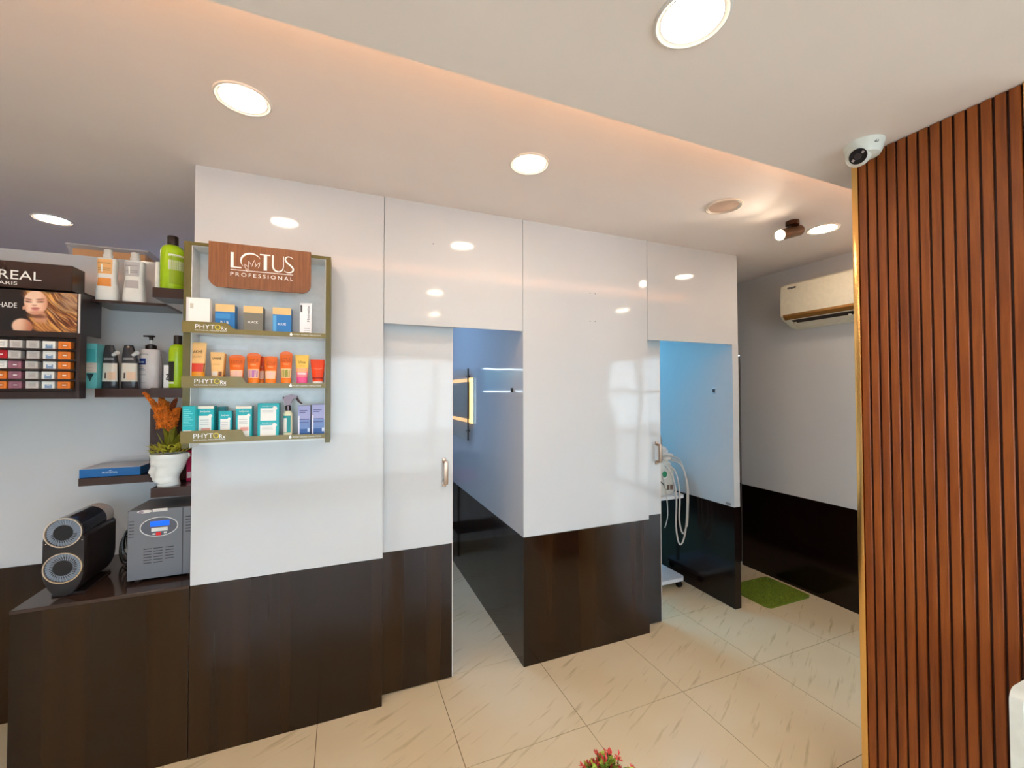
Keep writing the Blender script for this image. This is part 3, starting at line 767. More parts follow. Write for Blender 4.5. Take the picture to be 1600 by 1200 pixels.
def ribbon(pts, ws):
    A, B = [], []
    for i, p in enumerate(pts):
        a, c_ = pts[max(0, i - 1)], pts[min(len(pts) - 1, i + 1)]
        d = Vector((c_[0] - a[0], c_[1] - a[1])).normalized()
        A.append((p[0] - d.y * ws[i], p[1] + d.x * ws[i])); B.append((p[0] + d.y * ws[i], p[1] - d.x * ws[i]))
    lt.prism(A + B[::-1], 'xz', yl, YG - .0001)
n = 14
U = [(gx(.610), gz(.175)), (gx(.610), gz(.42))] + [(gx(.663 - .053 * math.cos(PI * i / n)), gz(.42 + .125 * math.sin(PI * i / n))) for i in range(1, n)] + [(gx(.716), gz(.42)), (gx(.716), gz(.175))]
ribbon(U, [.0032] * 8 + [.0026] * (len(U) - 13) + [.0016] * 5)
S = [(gx(.815), gz(.215)), (gx(.795), gz(.185)), (gx(.768), gz(.172)), (gx(.742), gz(.195)), (gx(.735), gz(.245)), (gx(.752), gz(.31)), (gx(.785), gz(.37)), (gx(.812), gz(.43)), (gx(.814), gz(.49)), (gx(.795), gz(.53)), (gx(.768), gz(.545)), (gx(.742), gz(.535)), (gx(.725), gz(.51))]
ribbon(*smooth2(S, [.0008, .0014, .002, .0026, .003, .0034, .0036, .0034, .003, .0026, .002, .0014, .0008]))
cr = []; wd = []
for i in range(25):
    a = math.radians(25 + 195 * i / 24)
    cr.append((gx(.398) + W_ * .098 * math.cos(a), gz(.375) + H_ * .185 * math.sin(a))); wd.append(.0003 + .0036 * math.sin(PI * i / 24) ** 1.2)
ribbon(cr, wd)
for (u0, v0, u1, v1) in ((.385, .62, .335, .44), (.40, .60, .375, .36), (.415, .59, .432, .33), (.43, .59, .482, .37), (.395, .62, .345, .55)):
    pa, pb = Vector((gx(u0), gz(v0))), Vector((gx(u1), gz(v1))); d = pb - pa; nn_ = Vector((-d.y, d.x)).normalized() * .0055
    m_ = pa + d * .55
    ribbon([tuple(m_ + nn_ * .95 - d * .12), tuple(m_ + nn_ + d * .1), tuple(pb)], [.0003, .0009, .0004])
    ribbon([tuple(m_ - nn_ * .95 - d * .12), tuple(m_ - nn_ + d * .1), tuple(pb)], [.0003, .0009, .0004])
bar(.203, .815, .585, .597)
part('lettering', lt, M_PW, sg, ang=20)
part('lettering', text('PROFESSIONAL', gx(.203), gx(.815), gz(.73), gz(.645), (0, YG - .0005, 0), (1, 0, 0), (0, 0, 1), spacing=1.45), M_PW, sg)
# paper strip stuck inside the middle shelf
px0, pz1 = xz(322, 538, YW - .007); px1, pz0 = xz(387, 547, YW - .007)
part('paper_strip', MB().box(px0, px1, YW - .0078, YW - .0067, pz0, pz1), mat('paper_white', (240, 240, 240), rough=0.5), t, 'white paper strip')

# ---- products
def pbox(name, label, cat, px0, px1, ptop, Y, depth, zs, m, group=None, bev=.0006):
    """carton standing on shelf height zs; returns thing and its front rectangle"""
    x0, x1 = xz(px0, ptop + 15, Y)[0], xz(px1, ptop + 15, Y)[0]
    z1 = xz((px0 + px1) / 2, ptop, Y)[1]
    t = thing(name, label, cat, ((x0 + x1) / 2, Y + depth / 2, zs), group)
    part('carton', MB().box(x0, x1, Y, Y + depth, zs + .0002, z1, bev, 1), m, t)
    return t, x0, x1, zs, z1, Y
def prt(t, rc, u0, u1, v0, v1, m, name='print', lift=.0004):
    """flat print on the front of a carton; v measured from the top"""
    _, x0, x1, z0, z1, Y = rc
    return part(name, MB().box(x0 + (x1 - x0) * u0, x0 + (x1 - x0) * u1, Y - lift, Y - .00005, z1 - (z1 - z0) * v1, z1 - (z1 - z0) * v0), m, t)
def word(t, rc, body, u0, u1, v0, v1, m):
    _, x0, x1, z0, z1, Y = rc
    return part('lettering', ftext(body, x0 + (x1 - x0) * u0, x0 + (x1 - x0) * u1, z1 - (z1 - z0) * v1, z1 - (z1 - z0) * v0, Y - .0004), m, t)
def col(c, **k): return mat('print_%d_%d_%d' % c, c, rough=k.get('rough', 0.4), var=0)
WHT, BLU, GLD, GRY, TEAL, TEALD = (240, 238, 232), (38, 118, 186), (226, 190, 130), (120, 114, 100), (20, 172, 180), (0, 118, 124)
s1, s2, s3 = SHELF
rc = pbox('perfume_carton', 'white carton at the left end of the rack top shelf', 'box', 291, 328, 465.5, 2.106, .032, s1, col(WHT))
prt(rc[0], rc, .0, .1, 0, 1, col((222, 216, 212))); prt(rc[0], rc, .16, .30, .18, .34, col((205, 196, 180)), 'motif'); 
rc = pbox('perfume_carton', 'blue carton with gold top, next to the white carton', 'box', 336, 367, 475.5, 2.150, .055, s1, col(BLU), 'gold topped cartons')
prt(rc[0], rc, 0, 1, 0, .27, col(GLD), 'gold_band'); word(rc[0], rc, 'BLUE', .28, .70, .60, .70, M_PW); prt(rc[0], rc, .0, .75, .34, .52, col((66, 146, 206)), 'sheen_print')
rc = pbox('perfume_carton', 'grey carton with gold top and the word black', 'box', 380.5, 411, 478.5, 2.150, .055, s1, col(GRY), 'gold topped cartons')
prt(rc[0], rc, 0, 1, 0, .25, col(GLD), 'gold_band'); word(rc[0], rc, 'BLACK', .22, .75, .56, .64, M_PW)
rc = pbox('perfume_carton', 'blue carton with gold top beside the slim white carton', 'box', 426, 455, 481, 2.150, .055, s1, col(BLU), 'gold topped cartons')
prt(rc[0], rc, 0, 1, 0, .26, col(GLD), 'gold_band'); word(rc[0], rc, 'BLUE', .28, .72, .58, .66, M_PW); prt(rc[0], rc, .02, .2, .30, .9, col((90, 164, 214)), 'sheen_print')
rc = pbox('serum_carton', 'slim white carton with vertical black lettering on the top shelf', 'box', 468.5, 487, 473.5, 2.150, .035, s1, col((238, 236, 238)))
_, x0, x1, z0, z1, Y = rc
part('lettering', text('Minimalist', 0, (z1 - z0) * .50, 0, (x1 - x0) * .20, (x0 + (x1 - x0) * .82, Y - .0001, z0 + (z1 - z0) * .42), (0, 0, 1), (-1, 0, 0), .0004), mat('print_black', (40, 38, 42), rough=.4), rc[0])
prt(rc[0], rc, .04, .20, .07, .29, col((60, 54, 58)), 'tag_print')
for v in (.78, .84, .90): prt(rc[0], rc, .35, .85, v, v + .012, col((150, 148, 150)), 'text_line')

def tube_item(label, px0, px1, ptop, Y, zs, colr, capc, cap_h=.28, arch=.0, group=None, nm='cosmetic_tube', capw=.80, bands=(), zlift=0):
    x0, x1 = xz(px0, ptop + 15, Y)[0], xz(px1, ptop + 15, Y)[0]
    z1 = xz((px0 + px1) / 2, ptop, Y)[1]
    w_ = (x1 - x0) / 2; cx_ = (x0 + x1) / 2; H = z1 - zs
    t = thing(nm, label, 'tube', (cx_, Y + w_ * .6, zs), group)
    c = (cx_, Y + w_ * .55, zs)
    hc = H * cap_h
    part('cap', Loft(c, [(.0003, w_ * capw * .94, w_ * .50, 0), (.002, w_ * capw * .97, w_ * .52, 0), (hc - .001, w_ * capw, w_ * .54, 0), (hc, w_ * capw * .97, w_ * .52, 0)], n=2.2).mesh(), mat('cap_%d_%d_%d' % capc, capc, rough=.3), t)
    ztop = H * (1 - arch)
    stn = []
    for i in range(9):
        u = i / 8; stn.append((hc + .0002 + (ztop - hc) * u, w_ * (capw * .98 + (1 - capw * .98) * u), max(.0012, w_ * .53 * (1 - u) ** .75), 0))
    L = Loft(c, stn, n=2.2)
    bm_ = L.mesh()
    if arch > 0:
        P = [(cx_ + w_ * math.cos(PI * i / 12), zs + ztop - .0004 + H * arch * math.sin(PI * i / 12)) for i in range(13)]
        bm_.prism(P, 'xz', c[1] - .0012, c[1] + .0012)
    part('body', bm_, mat('tube_%d_%d_%d' % colr, colr, rough=.28), t, ang=40)
    for (v0, v1, cc, a0, a1) in bands:
        part('print', L.patch(H * (1 - v1), H * (1 - v0), a0, a1, .0006), col(cc, rough=.3), t, ang=60)
    return t, L, cx_, w_, zs, H, c
def tword(r, body, u0, u1, v0, v1, cc):
    t, L, cx_, w_, zs, H, c = r
    zz = H * (1 - v1)
    y_ = L.p(max(zz, L.st[0][0]), -PI / 2, .0012)[1]; y2 = L.p(H * (1 - v0), -PI / 2, .0012)[1]
    V = Vector((0, y2 - y_, H * (v1 - v0))).normalized()
    part('lettering', text(body, w_ * u0, w_ * u1, 0, H * (v1 - v0), (cx_, y_, zs + zz), (1, 0, 0), V, .0004), col(cc), t)
PEA, ORG, DOR, CORG = (246, 196, 128), (238, 108, 24), (226, 74, 16), (244, 132, 30)
r = tube_item('large pale orange tube with a red band, leftmost on the middle shelf', 293, 321.5, 534.5, 2.150, s2, PEA, (246, 168, 30), .26, bands=((.50, .70, (214, 66, 46), -150, -40), (.50, .70, (110, 30, 20), -36, -20), (.70, .74, (240, 150, 30), -160, -20)))
tword(r, 'LAKMÉ', -.62, .55, .17, .26, (92, 60, 40)); tword(r, 'SUN EXPERT', -.5, .5, .32, .37, (190, 140, 90))
r = tube_item('smaller pale orange tube second from the left on the middle shelf', 327, 350, 550, 2.150, s2, PEA, (244, 166, 40), .26, bands=((.60, .74, (120, 70, 40), -75, -40), (.60, .74, (240, 226, 210), -140, -85), (.8, .96, (150, 84, 40), -60, -25)))
tword(r, 'LAKMÉ', -.62, .55, .14, .23, (92, 60, 40)); tword(r, 'SUNSCREEN', -.55, .4, .36, .40, (190, 140, 90))
tube_item('pale orange tube half hidden behind the smaller pale orange tube', 336, 353, 552.5, 2.192, s2, (238, 160, 70), (90, 34, 24), .30)
orange = 'orange sunscreen tubes on the middle shelf'
def lot(label, a, b_, top, Y, base=ORG, arch=.10, badge=(240, 190, 180)):
    r = tube_item(label, a, b_, top, Y, s2, base, CORG, .17, arch, orange, bands=((.52, .80, (250, 205, 150), -150, -30), (.545, .775, badge, -143, -37)))
    tword(r, 'LOTUS', -.68, .68, .20, .31, (190, 70, 30)); tword(r, 'HERBALS', -.4, .4, .36, .41, (250, 200, 140))
    return r
lot('short domed orange tube right of the pale orange tubes', 356, 381.5, 553.5, 2.155)
lot('taller domed orange tube with a mauve badge', 384.5, 406.5, 550.5, 2.150, badge=(176, 110, 170))
lot('dark orange tube half hidden between two orange tubes', 401, 414, 556, 2.195, DOR)
lot('orange tube with a wavy top, right of the half hidden dark orange tube', 411.5, 433, 556, 2.150, arch=.05)
lot('narrowest tall orange tube with a green motif on its badge', 436.5, 456.5, 548.5, 2.150, badge=(150, 150, 60))
r = tube_item('yellow tube fading to a pink cap on the middle shelf', 460.5, 482.5, 554.5, 2.150, s2, (250, 204, 96), (236, 90, 150), .26, bands=((.44, .58, (250, 176, 130), -178, -2), (.58, .735, (244, 136, 150), -178, -2), (.60, .66, (252, 226, 226), -135, -45)))
tword(r, 'UVmax', -.5, .55, .19, .28, (110, 80, 40)); tword(r, 'SPF 50', -.4, .4, .34, .40, (240, 150, 90))
r = tube_item('red orange tub-like tube with a white cap, rightmost on the middle shelf', 484.5, 508, 561.5, 2.150, s2, (232, 70, 24), (244, 240, 236), .13, bands=((.70, .76, (150, 20, 10), -165, -15),), capw=.70)
t_, L_, cx_, w_, zs_, H_2, c_ = r
v_ = MB(); 
v_.tube([Vector(L_.p(H_2 * .66 - .004 * math.sin(PI * i / 8), math.radians(-130 + 10 * i), .0008)) for i in range(9)], .0007, 5)
part('motif', v_, col((250, 190, 150)), t_)

# bottom shelf: teal cartons, spray bottle, blue cartons
def teal(label, a, b_, top, Y, d, zs, band=True, pink=True, nm='medicine_carton'):
    rc = pbox(nm, label, 'box', a, b_, top, Y, d, zs, col(TEAL), 'teal and white cartons')
    if band: prt(rc[0], rc, 0, 1, 0, .085, col((246, 232, 214)), 'cream_band')
    word(rc[0], rc, 'bodywise', .22, .80, .13, .21, M_PW)
    prt(rc[0], rc, .13, .86, .30, 1.0, col((244, 240, 232)), 'label_panel')
    for v in (.42, .50, .56): prt(rc[0], rc, .20, .72, v, v + .014, col((170, 170, 172)), 'text_line', .0007)
    if pink: prt(rc[0], rc, .28, .80, .68, .80, col((232, 166, 152)), 'pink_tag', .0007)
    _, x0, x1, z0, z1, Y = rc
    part('seal', MB().lathe([((x1 - x0) * .11, -.0008), ((x1 - x0) * .11, -.0001)], (x0 + (x1 - x0) * .80, Y, z1 - (z1 - z0) * .30), 16, 'y'), col((246, 238, 230)), rc[0])
    return rc
rc = pbox('medicine_carton', 'plain teal carton with a white sticker, leftmost on the bottom shelf', 'box', 285, 305, 634.5, 2.106, .032, s3, col(TEAL), 'teal and white cartons')
prt(rc[0], rc, .08, .72, .72, .92, col((238, 236, 232)), 'sticker')
for k in range(9): prt(rc[0], rc, .08, .5 + .3 * ((k * 7) % 3) / 2, .10 + k * .06, .115 + k * .06, col((120, 214, 216)), 'text_line')
teal('teal carton with cream top band, second on the bottom shelf', 307, 334, 634.5, 2.140, .05, s3)
rc = pbox('medicine_carton', 'dark teal carton half hidden behind the smallest teal carton', 'box', 340, 353, 635.5, 2.197, .04, s3, col(TEALD), 'teal and white cartons')
teal('smallest teal carton with a white label panel', 341.5, 362, 642, 2.142, .03, s3, False, False)
teal('teal carton with cream top band left of the stacked pair', 368.5, 393.5, 634.5, 2.140, .045, s3)
rc = teal('lower carton of the stacked teal pair', 402, 435.5, 657, 2.145, .05, s3, False, False)
zu = rc[4]
teal('upper carton of the stacked teal pair', 402.5, 436, 630, 2.145, .05, zu, False, False)
Y = 2.150
x0, x1 = xz(442, 660, Y)[0], xz(456.5, 660, Y)[0]; z1 = xz(449, 642, Y)[1]
cx_ = (x0 + x1) / 2; w_ = (x1 - x0) / 2
t = thing('spray_bottle', 'teal and cream spray bottle with a silver trigger head', 'bottle', (cx_, Y + w_, s3))
L = Loft((cx_, Y + w_, s3), [(.0003, w_ * .96, w_ * .80, 0), (.003, w_, w_ * .84, 0), (z1 - s3 - .012, w_, w_ * .84, 0), (z1 - s3 - .003, w_ * .7, w_ * .6, 0), (z1 - s3, w_ * .55, w_ * .5, 0)], n=3)
part('body', L.mesh(), mat('spray_cream', (236, 230, 196), rough=.35), t)
part('print', L.patch(.012, z1 - s3 - .022, -150, -60, .0006), col((10, 140, 140)), t); part('print', L.patch(.014, (z1 - s3) * .7, -165, -95, .001), col((236, 226, 216)), t)
Mch = mat('trigger_silver', (96, 80, 82), rough=.28, metal=.9)
part('collar', MB().lathe([(w_ * .55, .0005), (w_ * .62, .002), (w_ * .62, .022), (w_ * .45, .025)], (cx_, Y + w_, z1), 20), Mch, t)
hz = z1 + .025
hb = MB()
hb.prism([(cx_ - .012, hz - .0), (cx_ - .020, hz + .030), (cx_ - .010, hz + .044), (cx_ + .012, hz + .050), (cx_ + .034, hz + .044), (cx_ + .038, hz + .036), (cx_ + .020, hz + .028), (cx_ + .010, hz - .0)], 'xz', Y + w_ - .011, Y + w_ + .011)
hd = part('trigger_head', hb, Mch, t, ang=50)
part('trigger', MB().tube([(cx_ + .032, Y + w_, hz + .040), (cx_ + .042, Y + w_, hz + .020), (cx_ + .052, Y + w_, hz + .010), (cx_ + .058, Y + w_, hz + .006)], [.006, .005, .004, .0025], 8), Mch, hd)
part('nozzle', MB().lathe([(.006, -.003), (.007, .003)], (cx_ - .019, Y + w_, hz + .033), 12, 'x'), Mch, hd)
for lb, a, b_, top in (('blue shaded carton right of the spray bottle', 465.5, 485, 633.5), ('blue shaded carton, rightmost on the bottom shelf', 487, 507.5, 632)):
    rc = pbox('lotion_carton', lb, 'box', a, b_, top, 2.145, .05, s3, col((158, 160, 204)), 'blue shaded cartons')
    prt(rc[0], rc, .0, 1, .50, .80, col((110, 136, 190)), 'blue_band'); prt(rc[0], rc, 0, 1, .80, 1, col((40, 84, 150)), 'navy_band')
    for v, u in ((.16, .75), (.22, .6), (.46, .9), (.56, .85)): prt(rc[0], rc, .12, u, v, v + .03, col((84, 88, 140)), 'text_line', .0007)
    prt(rc[0], rc, .03, .14, .35, .98, col((228, 226, 236)), 'side_stripe', .0007); prt(rc[0], rc, .78, .96, .78, .90, col((200, 214, 236)), 'code_square', .0008)
# ---------------------------------------------------------------- counter under the alcove
XC = -1.190
t = thing('counter', 'dark brown glossy counter cabinet running out from the cabin wall', 'counter', ((XC + XA) / 2, (YW + YB) / 2, 0))
part('front_panel', MB().box(XC, XA - .002, YW + .004, YW + .022, 0, DADO - .012), M_DARK, t)
part('side_panel', MB().box(XC, XC + .018, YW + .0222, YB - .003, 0, DADO - .012), M_DARK, t)
part('top', MB().box(XC - .002, XA - .002, YW + .002, YB - .003, DADO - .0118, DADO + .003, .0015, 1), mat('counter_top_gloss', (64, 48, 42), rough=0.12, var=0.05, vscale=5), t)
ZT = DADO + .003
# ---------------------------------------------------------------- alcove shelves
M_SHELF = mat('shelf_dark_brown', (62, 40, 34), rough=0.22, var=0.12, vscale=6)
YS1, YS2 = 2.613, 2.385
XM = -1.130
XSR = XA - .002
def shelf(name, label, x0, x1, y0, y1, z0, z1):
    return solo(name, MB().box(x0, x1, y0, y1, z0, z1, .0008, 1), M_SHELF, label, 'shelf', ((x0 + x1) / 2, (y0 + y1) / 2, z0))
shelf('wall_shelf_board', 'thin dark shelf under the two white shampoo bottles', XM, -.822, YS1, YB - .001, 2.043, 2.056)
shelf('wall_shelf_board', 'short dark shelf under the upper green bottle', pt(238, 457, 1, YS2).x, XSR, YS2, 2.53, 2.044, 2.090)
shelf('wall_shelf_board', 'dark shelf under the teal carton and white pump bottle', -1.095, -.80, YS1, YB - .001, 1.584, 1.627)
shelf('wall_shelf_board', 'short dark shelf under the lower green bottle', pt(235, 613, 1, YS2).x, XSR, YS2, 2.600, 1.583, 1.628)
shelf('wall_shelf_board', 'dark shelf under the flat blue box', pt(122, 754, 1, YS1).x, -.83, YS1, YB - .001, 1.163, 1.200)
shelf('wall_shelf_board', 'short dark shelf under the head shaped planter', pt(235, 771, 1, YS2).x, XSR, YS2, 2.600, 1.128, 1.170)

# ---------------------------------------------------------------- hair colour display
M_ST = mat('display_black_brown', (44, 26, 22), rough=0.3, var=0.06, vscale=8)
SX0 = -1.86
t = disp = thing('hair_colour_display', 'dark hair colour display unit with a portrait poster and rows of colour boxes', 'display', (-1.5, 2.66, 1.58))
YH = 2.50
xh1 = pt(113, 440, 1, YH).x
zh1, zh0 = xz(60, 411, YH)[1], xz(60, 451.5, YH)[1]
hd = part('header', MB().box(SX0, xh1, YH, 2.60, zh0, zh1, .002, 1), M_ST, t)
part('header_base', MB().box(SX0, xh1, 2.601, 2.70, zh0 - .012, zh0 + .016), M_ST, t)
def dtext(body, x_right_px, px_left_ref, py0, py1, Y, frac):
    """right-aligned wording running out of frame on the left; frac = share of the width that is in frame"""
    x1 = xz(x_right_px, (py0 + py1) / 2, Y)[0]; xl = xz(0, (py0 + py1) / 2, Y)[0]
    x0 = x1 - (x1 - xl) / frac
    zm1, zm0 = xz(x_right_px * .6, py0, Y)[1], xz(x_right_px * .6, py1, Y)[1]
    return ftext(body, x0, x1, zm0, zm1, Y)
part('lettering', dtext("L'OREAL", 65, 0, 423, 437.5, YH - .0003, .57), M_PW, hd)
part('lettering', dtext('PARIS', 27, 0, 439.5, 444.5, YH - .0003, .74), M_PW, hd)
# poster
YP = 2.505
xp1 = pt(120.5, 480, 1, YP).x
zp1, zp0 = xz(60, 455, YP)[1], xz(60, 517.5, YP)[1]
part('poster_board', MB().box(SX0, xp1 + .012, YP + .001, 2.60, zp0 - .004, zp1 + .001), M_ST, t)
part('poster_edge', MB().box(xp1 + .006, xp1 + .012, YP - .004, YP + .0005, zp0 - .008, zp1), mat('acrylic_edge', (226, 214, 206), rough=0.2), t, 'clear acrylic edge strip')
def sm(a, b_, x):
    u = max(0, min(1, (x - a) / (b_ - a))); return u * u * (3 - 2 * u)
def mixc(a, b_, u): return tuple(a[i] + (b_[i] - a[i]) * u for i in range(3))
def ell(x, y, cx_, cy_, rx, ry, ang=0, soft=.15):
    dx, dy = x - cx_, y - cy_; c_, s_ = math.cos(ang), math.sin(ang)
    d = math.sqrt(((dx * c_ + dy * s_) / rx) ** 2 + ((-dx * s_ + dy * c_) / ry) ** 2)
    return 1 - sm(1 - soft, 1 + soft, d)
from mathutils import noise as mnoise
def nz(a, b_): return .5 + .5 * max(-1, min(1, 1.6 * mnoise.noise(Vector((a, b_, 3.7)))))
def wav(s): return .5 + .25 * math.sin(s * .085) + .15 * math.sin(s * .19 + 1.3) + .10 * math.sin(s * .043 + .5)
def poster(x, y):       # printed portrait: windswept golden hair, face tilted back, eyes closed
    c = mixc((30, 14, 10), (18, 6, 6), sm(650, 1150, y))
    g = sm(640, 820, x) * (1 - sm(820, 980, y)); c = mixc(c, (176, 150, 140), g * .85)
    # hair
    hm = sm(500, 580, x - .12 * (y - 700)) * (1 - .9 * g * (.35 + .65 * nz(y * .03 - x * .008, x * .004))) * sm(660, 720, y + .15 * (x - 540))
    hm = max(hm, ell(x, y, 470, 745, 190, 95, .15, .25) * .95)
    hm = max(hm, ell(x, y, 560, 1060, 220, 150, .3, .3))
    s = (y - 690) * 1.25 - .95 * (x - 540) + 28 * math.sin(x * .014) + 20 * math.sin(y * .021)
    s += 60 * (nz(x * .006, y * .006) - .5)
    h1 = .55 * nz(s * .022, (x + y) * .0025) + .45 * nz(s * .06, (x + y) * .005 + 9)
    hc = mixc((92, 38, 12), (236, 172, 92), sm(.22, .78, h1)); hc = mixc(hc, (252, 226, 190), .55 * sm(.62, .9, nz(s * .04 + 20, (x + y) * .003)))
    c = mixc(c, hc, min(1, hm))
    # neck and shoulder
    c = mixc(c, (208, 148, 112), ell(x, y, 505, 1010, 85, 90, .2, .3)); c = mixc(c, (70, 30, 20), .6 * ell(x, y, 440, 985, 130, 26, .05, .5))
    sh = ell(x, y, 285, 1125, 125, 100, .1, .12); c = mixc(c, mixc((238, 196, 166), (190, 116, 84), sm(240, 400, x)), sh)
    c = mixc(c, mixc((150, 82, 34), (236, 170, 92), wav(s * 1.3)), ell(x, y, 540, 1130, 130, 60, .2, .4) * .9)
    # face
    fm = ell(x, y, 445, 815, 146, 150, -.12, .06); fm = max(fm, ell(x, y, 430, 890, 120, 82, 0, .08)); fm = max(fm, ell(x, y, 300, 890, 16, 26, .2, .2))
    fc = mixc((246, 206, 178), (214, 150, 118), sm(470, 600, x)); fc = mixc(fc, (206, 140, 108), .7 * (1 - sm(300, 370, x)) * sm(760, 900, y))
    fc = mixc(fc, (196, 126, 96), .7 * ell(x, y, 455, 950, 130, 30, -.05, .6))
    fc = mixc(fc, (120, 66, 48), .75 * ell(x, y, 352, 779, 44, 7, .14, .5)); fc = mixc(fc, (120, 66, 48), .75 * ell(x, y, 498, 772, 50, 7, -.12, .5))
    fc = mixc(fc, (190, 120, 96), .6 * ell(x, y, 352, 800, 42, 20, .1, .5)); fc = mixc(fc, (190, 120, 96), .6 * ell(x, y, 498, 795, 46, 20, -.1, .5))
    fc = mixc(fc, (50, 22, 18), .95 * ell(x, y, 352, 815, 40, 6, .08, .5)); fc = mixc(fc, (50, 22, 18), .95 * ell(x, y, 500, 808, 42, 6, -.1, .5))
    fc = mixc(fc, (250, 222, 198), .6 * ell(x, y, 425, 820, 14, 45, .05, .6)); fc = mixc(fc, (170, 98, 76), .7 * ell(x, y, 428, 853, 30, 8, 0, .6))
    fc = mixc(fc, (196, 108, 100), .9 * ell(x, y, 440, 888, 54, 13, -.03, .4)); fc = mixc(fc, (214, 134, 122), .9 * ell(x, y, 440, 908, 46, 14, 0, .4)); fc = mixc(fc, (120, 56, 52), .8 * ell(x, y, 440, 897, 50, 3.5, -.02, .6))
    c = mixc(c, fc, fm)
    c = mixc(c, hc, .8 * sm(575, 612, x - .1 * (y - 820)) * fm)
    return c
NX, NZ = 121, 66
me = bpy.data.meshes.new('portrait_print')
xl_ = xz(0, 480, YP)[0] - .02
vs, fs, cl = [], [], []
for j in range(NZ + 1):
    for i in range(NX + 1):
        vs.append((xl_ + (xp1 - xl_) * i / NX, YP, zp1 + (zp0 - zp1) * j / NZ))
        u = i / NX * 1.06 - .06
        cl.append(lin(poster(u * 964, 672 + (1176 - 672) * j / NZ)))
for j in range(NZ):
    for i in range(NX):
        a = j * (NX + 1) + i; fs.append((a, a + NX + 1, a + NX + 2, a + 1))
wl = wloc(disp)
me.from_pydata([tuple(Vector(v) - wl) for v in vs], [], fs)
ca = me.color_attributes.new('print', 'FLOAT_COLOR', 'POINT')
ca.data.foreach_set('color', [c_ for q in cl for c_ in q])
mp_ = bpy.data.materials.new('portrait_ink'); mp_.use_nodes = True
at = mp_.node_tree.nodes.new('ShaderNodeVertexColor'); at.layer_name = 'print'
mp_.node_tree.links.new(at.outputs[0], mp_.node_tree.nodes['Principled BSDF'].inputs['Base Color']); mp_.node_tree.nodes['Principled BSDF'].inputs['Roughness'].default_value = .3
me.materials.append(mp_)
po = bpy.data.objects.new('portrait_print', me); COL.objects.link(po); po.parent = disp; po['label'] = 'printed portrait of a face with windswept golden hair'
part('poster_backing', MB().box(SX0, xl_ - .0005, YP - .0005, YP + .0008, zp0, zp1), mat('poster_dark', (30, 14, 10), rough=.3), disp)
part('lettering', dtext('SHADE', 26.5, 0, 472.5, 480.5, YP - .0006, .77), M_PW, disp)
part('side_panel', MB().box(xp1 - .0005, xp1 + .010, 2.6005, 2.69, zp0 - .004, 2.041), M_ST, t)
part('wall_bracket', MB().box(SX0, -1.32, 2.601, YB - .001, 1.70, 2.03).box(SX0, -1.32, 2.5225, YB - .001, 1.60, 1.69), M_ST, t)
# drawer rack with rows of colour boxes
YD = 2.47
xd1 = pt(124.5, 570, 1, YD).x
zd0 = 1.580; zd1 = zp0 - .006
YK = 2.522
fr = MB().box(xd1 - .012, xd1, YD, YK, zd0 + .030, zd1 - .022).box(SX0, xd1, YD, YK, zd1 - .0218, zd1).box(SX0, xd1, YD, YK, zd0, zd0 + .0298).box(SX0, xd1 - .0122, YK - .004, YK, zd0 + .030, zd1 - .022)
part('rack_frame', fr, M_ST, t)
rows = [(532.5, 544.5), (548.3, 560.5), (564.3, 576), (580.2, 592), (596, 606.8)]
colsx = [(-9, 10.5), (13, 33), (40, 60), (66, 86), (90.5, 110)]
YQ = 2.485
G_, WB, OR_, MV, RD = (206, 198, 192), (240, 236, 228), (238, 128, 40), (164, 106, 122), (200, 20, 40)
grid = [[WB, G_, G_, 'WB', OR_], [RD, G_, G_, 'WB', OR_], [WB, MV, G_, 'WB', OR_], [OR_, MV, G_, 'WB', OR_], [OR_, MV, G_, 'WB', OR_]]
rn = ['top', 'second', 'third', 'fourth', 'bottom']
cn = {0: 'cut off by the photo edge', 1: 'second column', 2: 'third column', 3: 'fourth column', 4: 'rightmost column'}
nmc = {G_: 'grey', WB: 'white', OR_: 'orange', MV: 'mauve', RD: 'red', 'WB': 'white and blue'}
for ri, (y0, y1) in enumerate(rows):
    z1, z0 = xz(60, y0, YQ)[1], xz(60, y1, YQ)[1]
    part('tray_lip', MB().box(SX0, xd1 - .0122, YD + .002, YD + .008, z0 - .0085, z0 - .0005), M_ST, disp)
    part('tray', MB().box(SX0, xd1 - .0122, YD + .0082, YK - .0045, z0 - .0045, z0 - .0005), M_ST, disp)
    for ci, (a, b_) in enumerate(colsx):
        jx = (0 if ci in (0, 4) else (((ri * 5 + ci * 3) % 4) - 1.5) * .7)
        x0, x1 = xz(a + jx, 570, YQ)[0], xz(b_ + jx, 570, YQ)[0]
        k = grid[ri][ci]; cc = WB if k == 'WB' else k
        tb = thing('hair_colour_box', '%s hair colour box in the %s row, %s' % (nmc[k], rn[ri], cn[ci]), 'box', ((x0 + x1) / 2, YQ + .025, z0), 'hair colour boxes on the display')
        part('carton', MB().box(x0, x1, YQ, YK - .006, z0, z1, .0006, 1), col(cc), tb)
        w2, h2 = x1 - x0, z1 - z0
        lc_ = (130, 156, 186) if k == 'WB' else tuple(int(v * .90) for v in cc)
        part('label_print', MB().box(x0 + w2 * .24, x0 + w2 * .80, YQ - .0004, YQ - .0001, z0 + h2 * .05 if k == 'WB' else z0 + h2 * .2, z0 + h2 * .58 if k == 'WB' else z0 + h2 * .78), col(lc_), tb)
        part('text_line', MB().box(x0 + w2 * .38, x0 + w2 * .68, YQ - .0008, YQ - .0005, z0 + h2 * .42, z0 + h2 * .54), col((244, 238, 236) if cc not in (G_,) else (176, 168, 164)), tb)

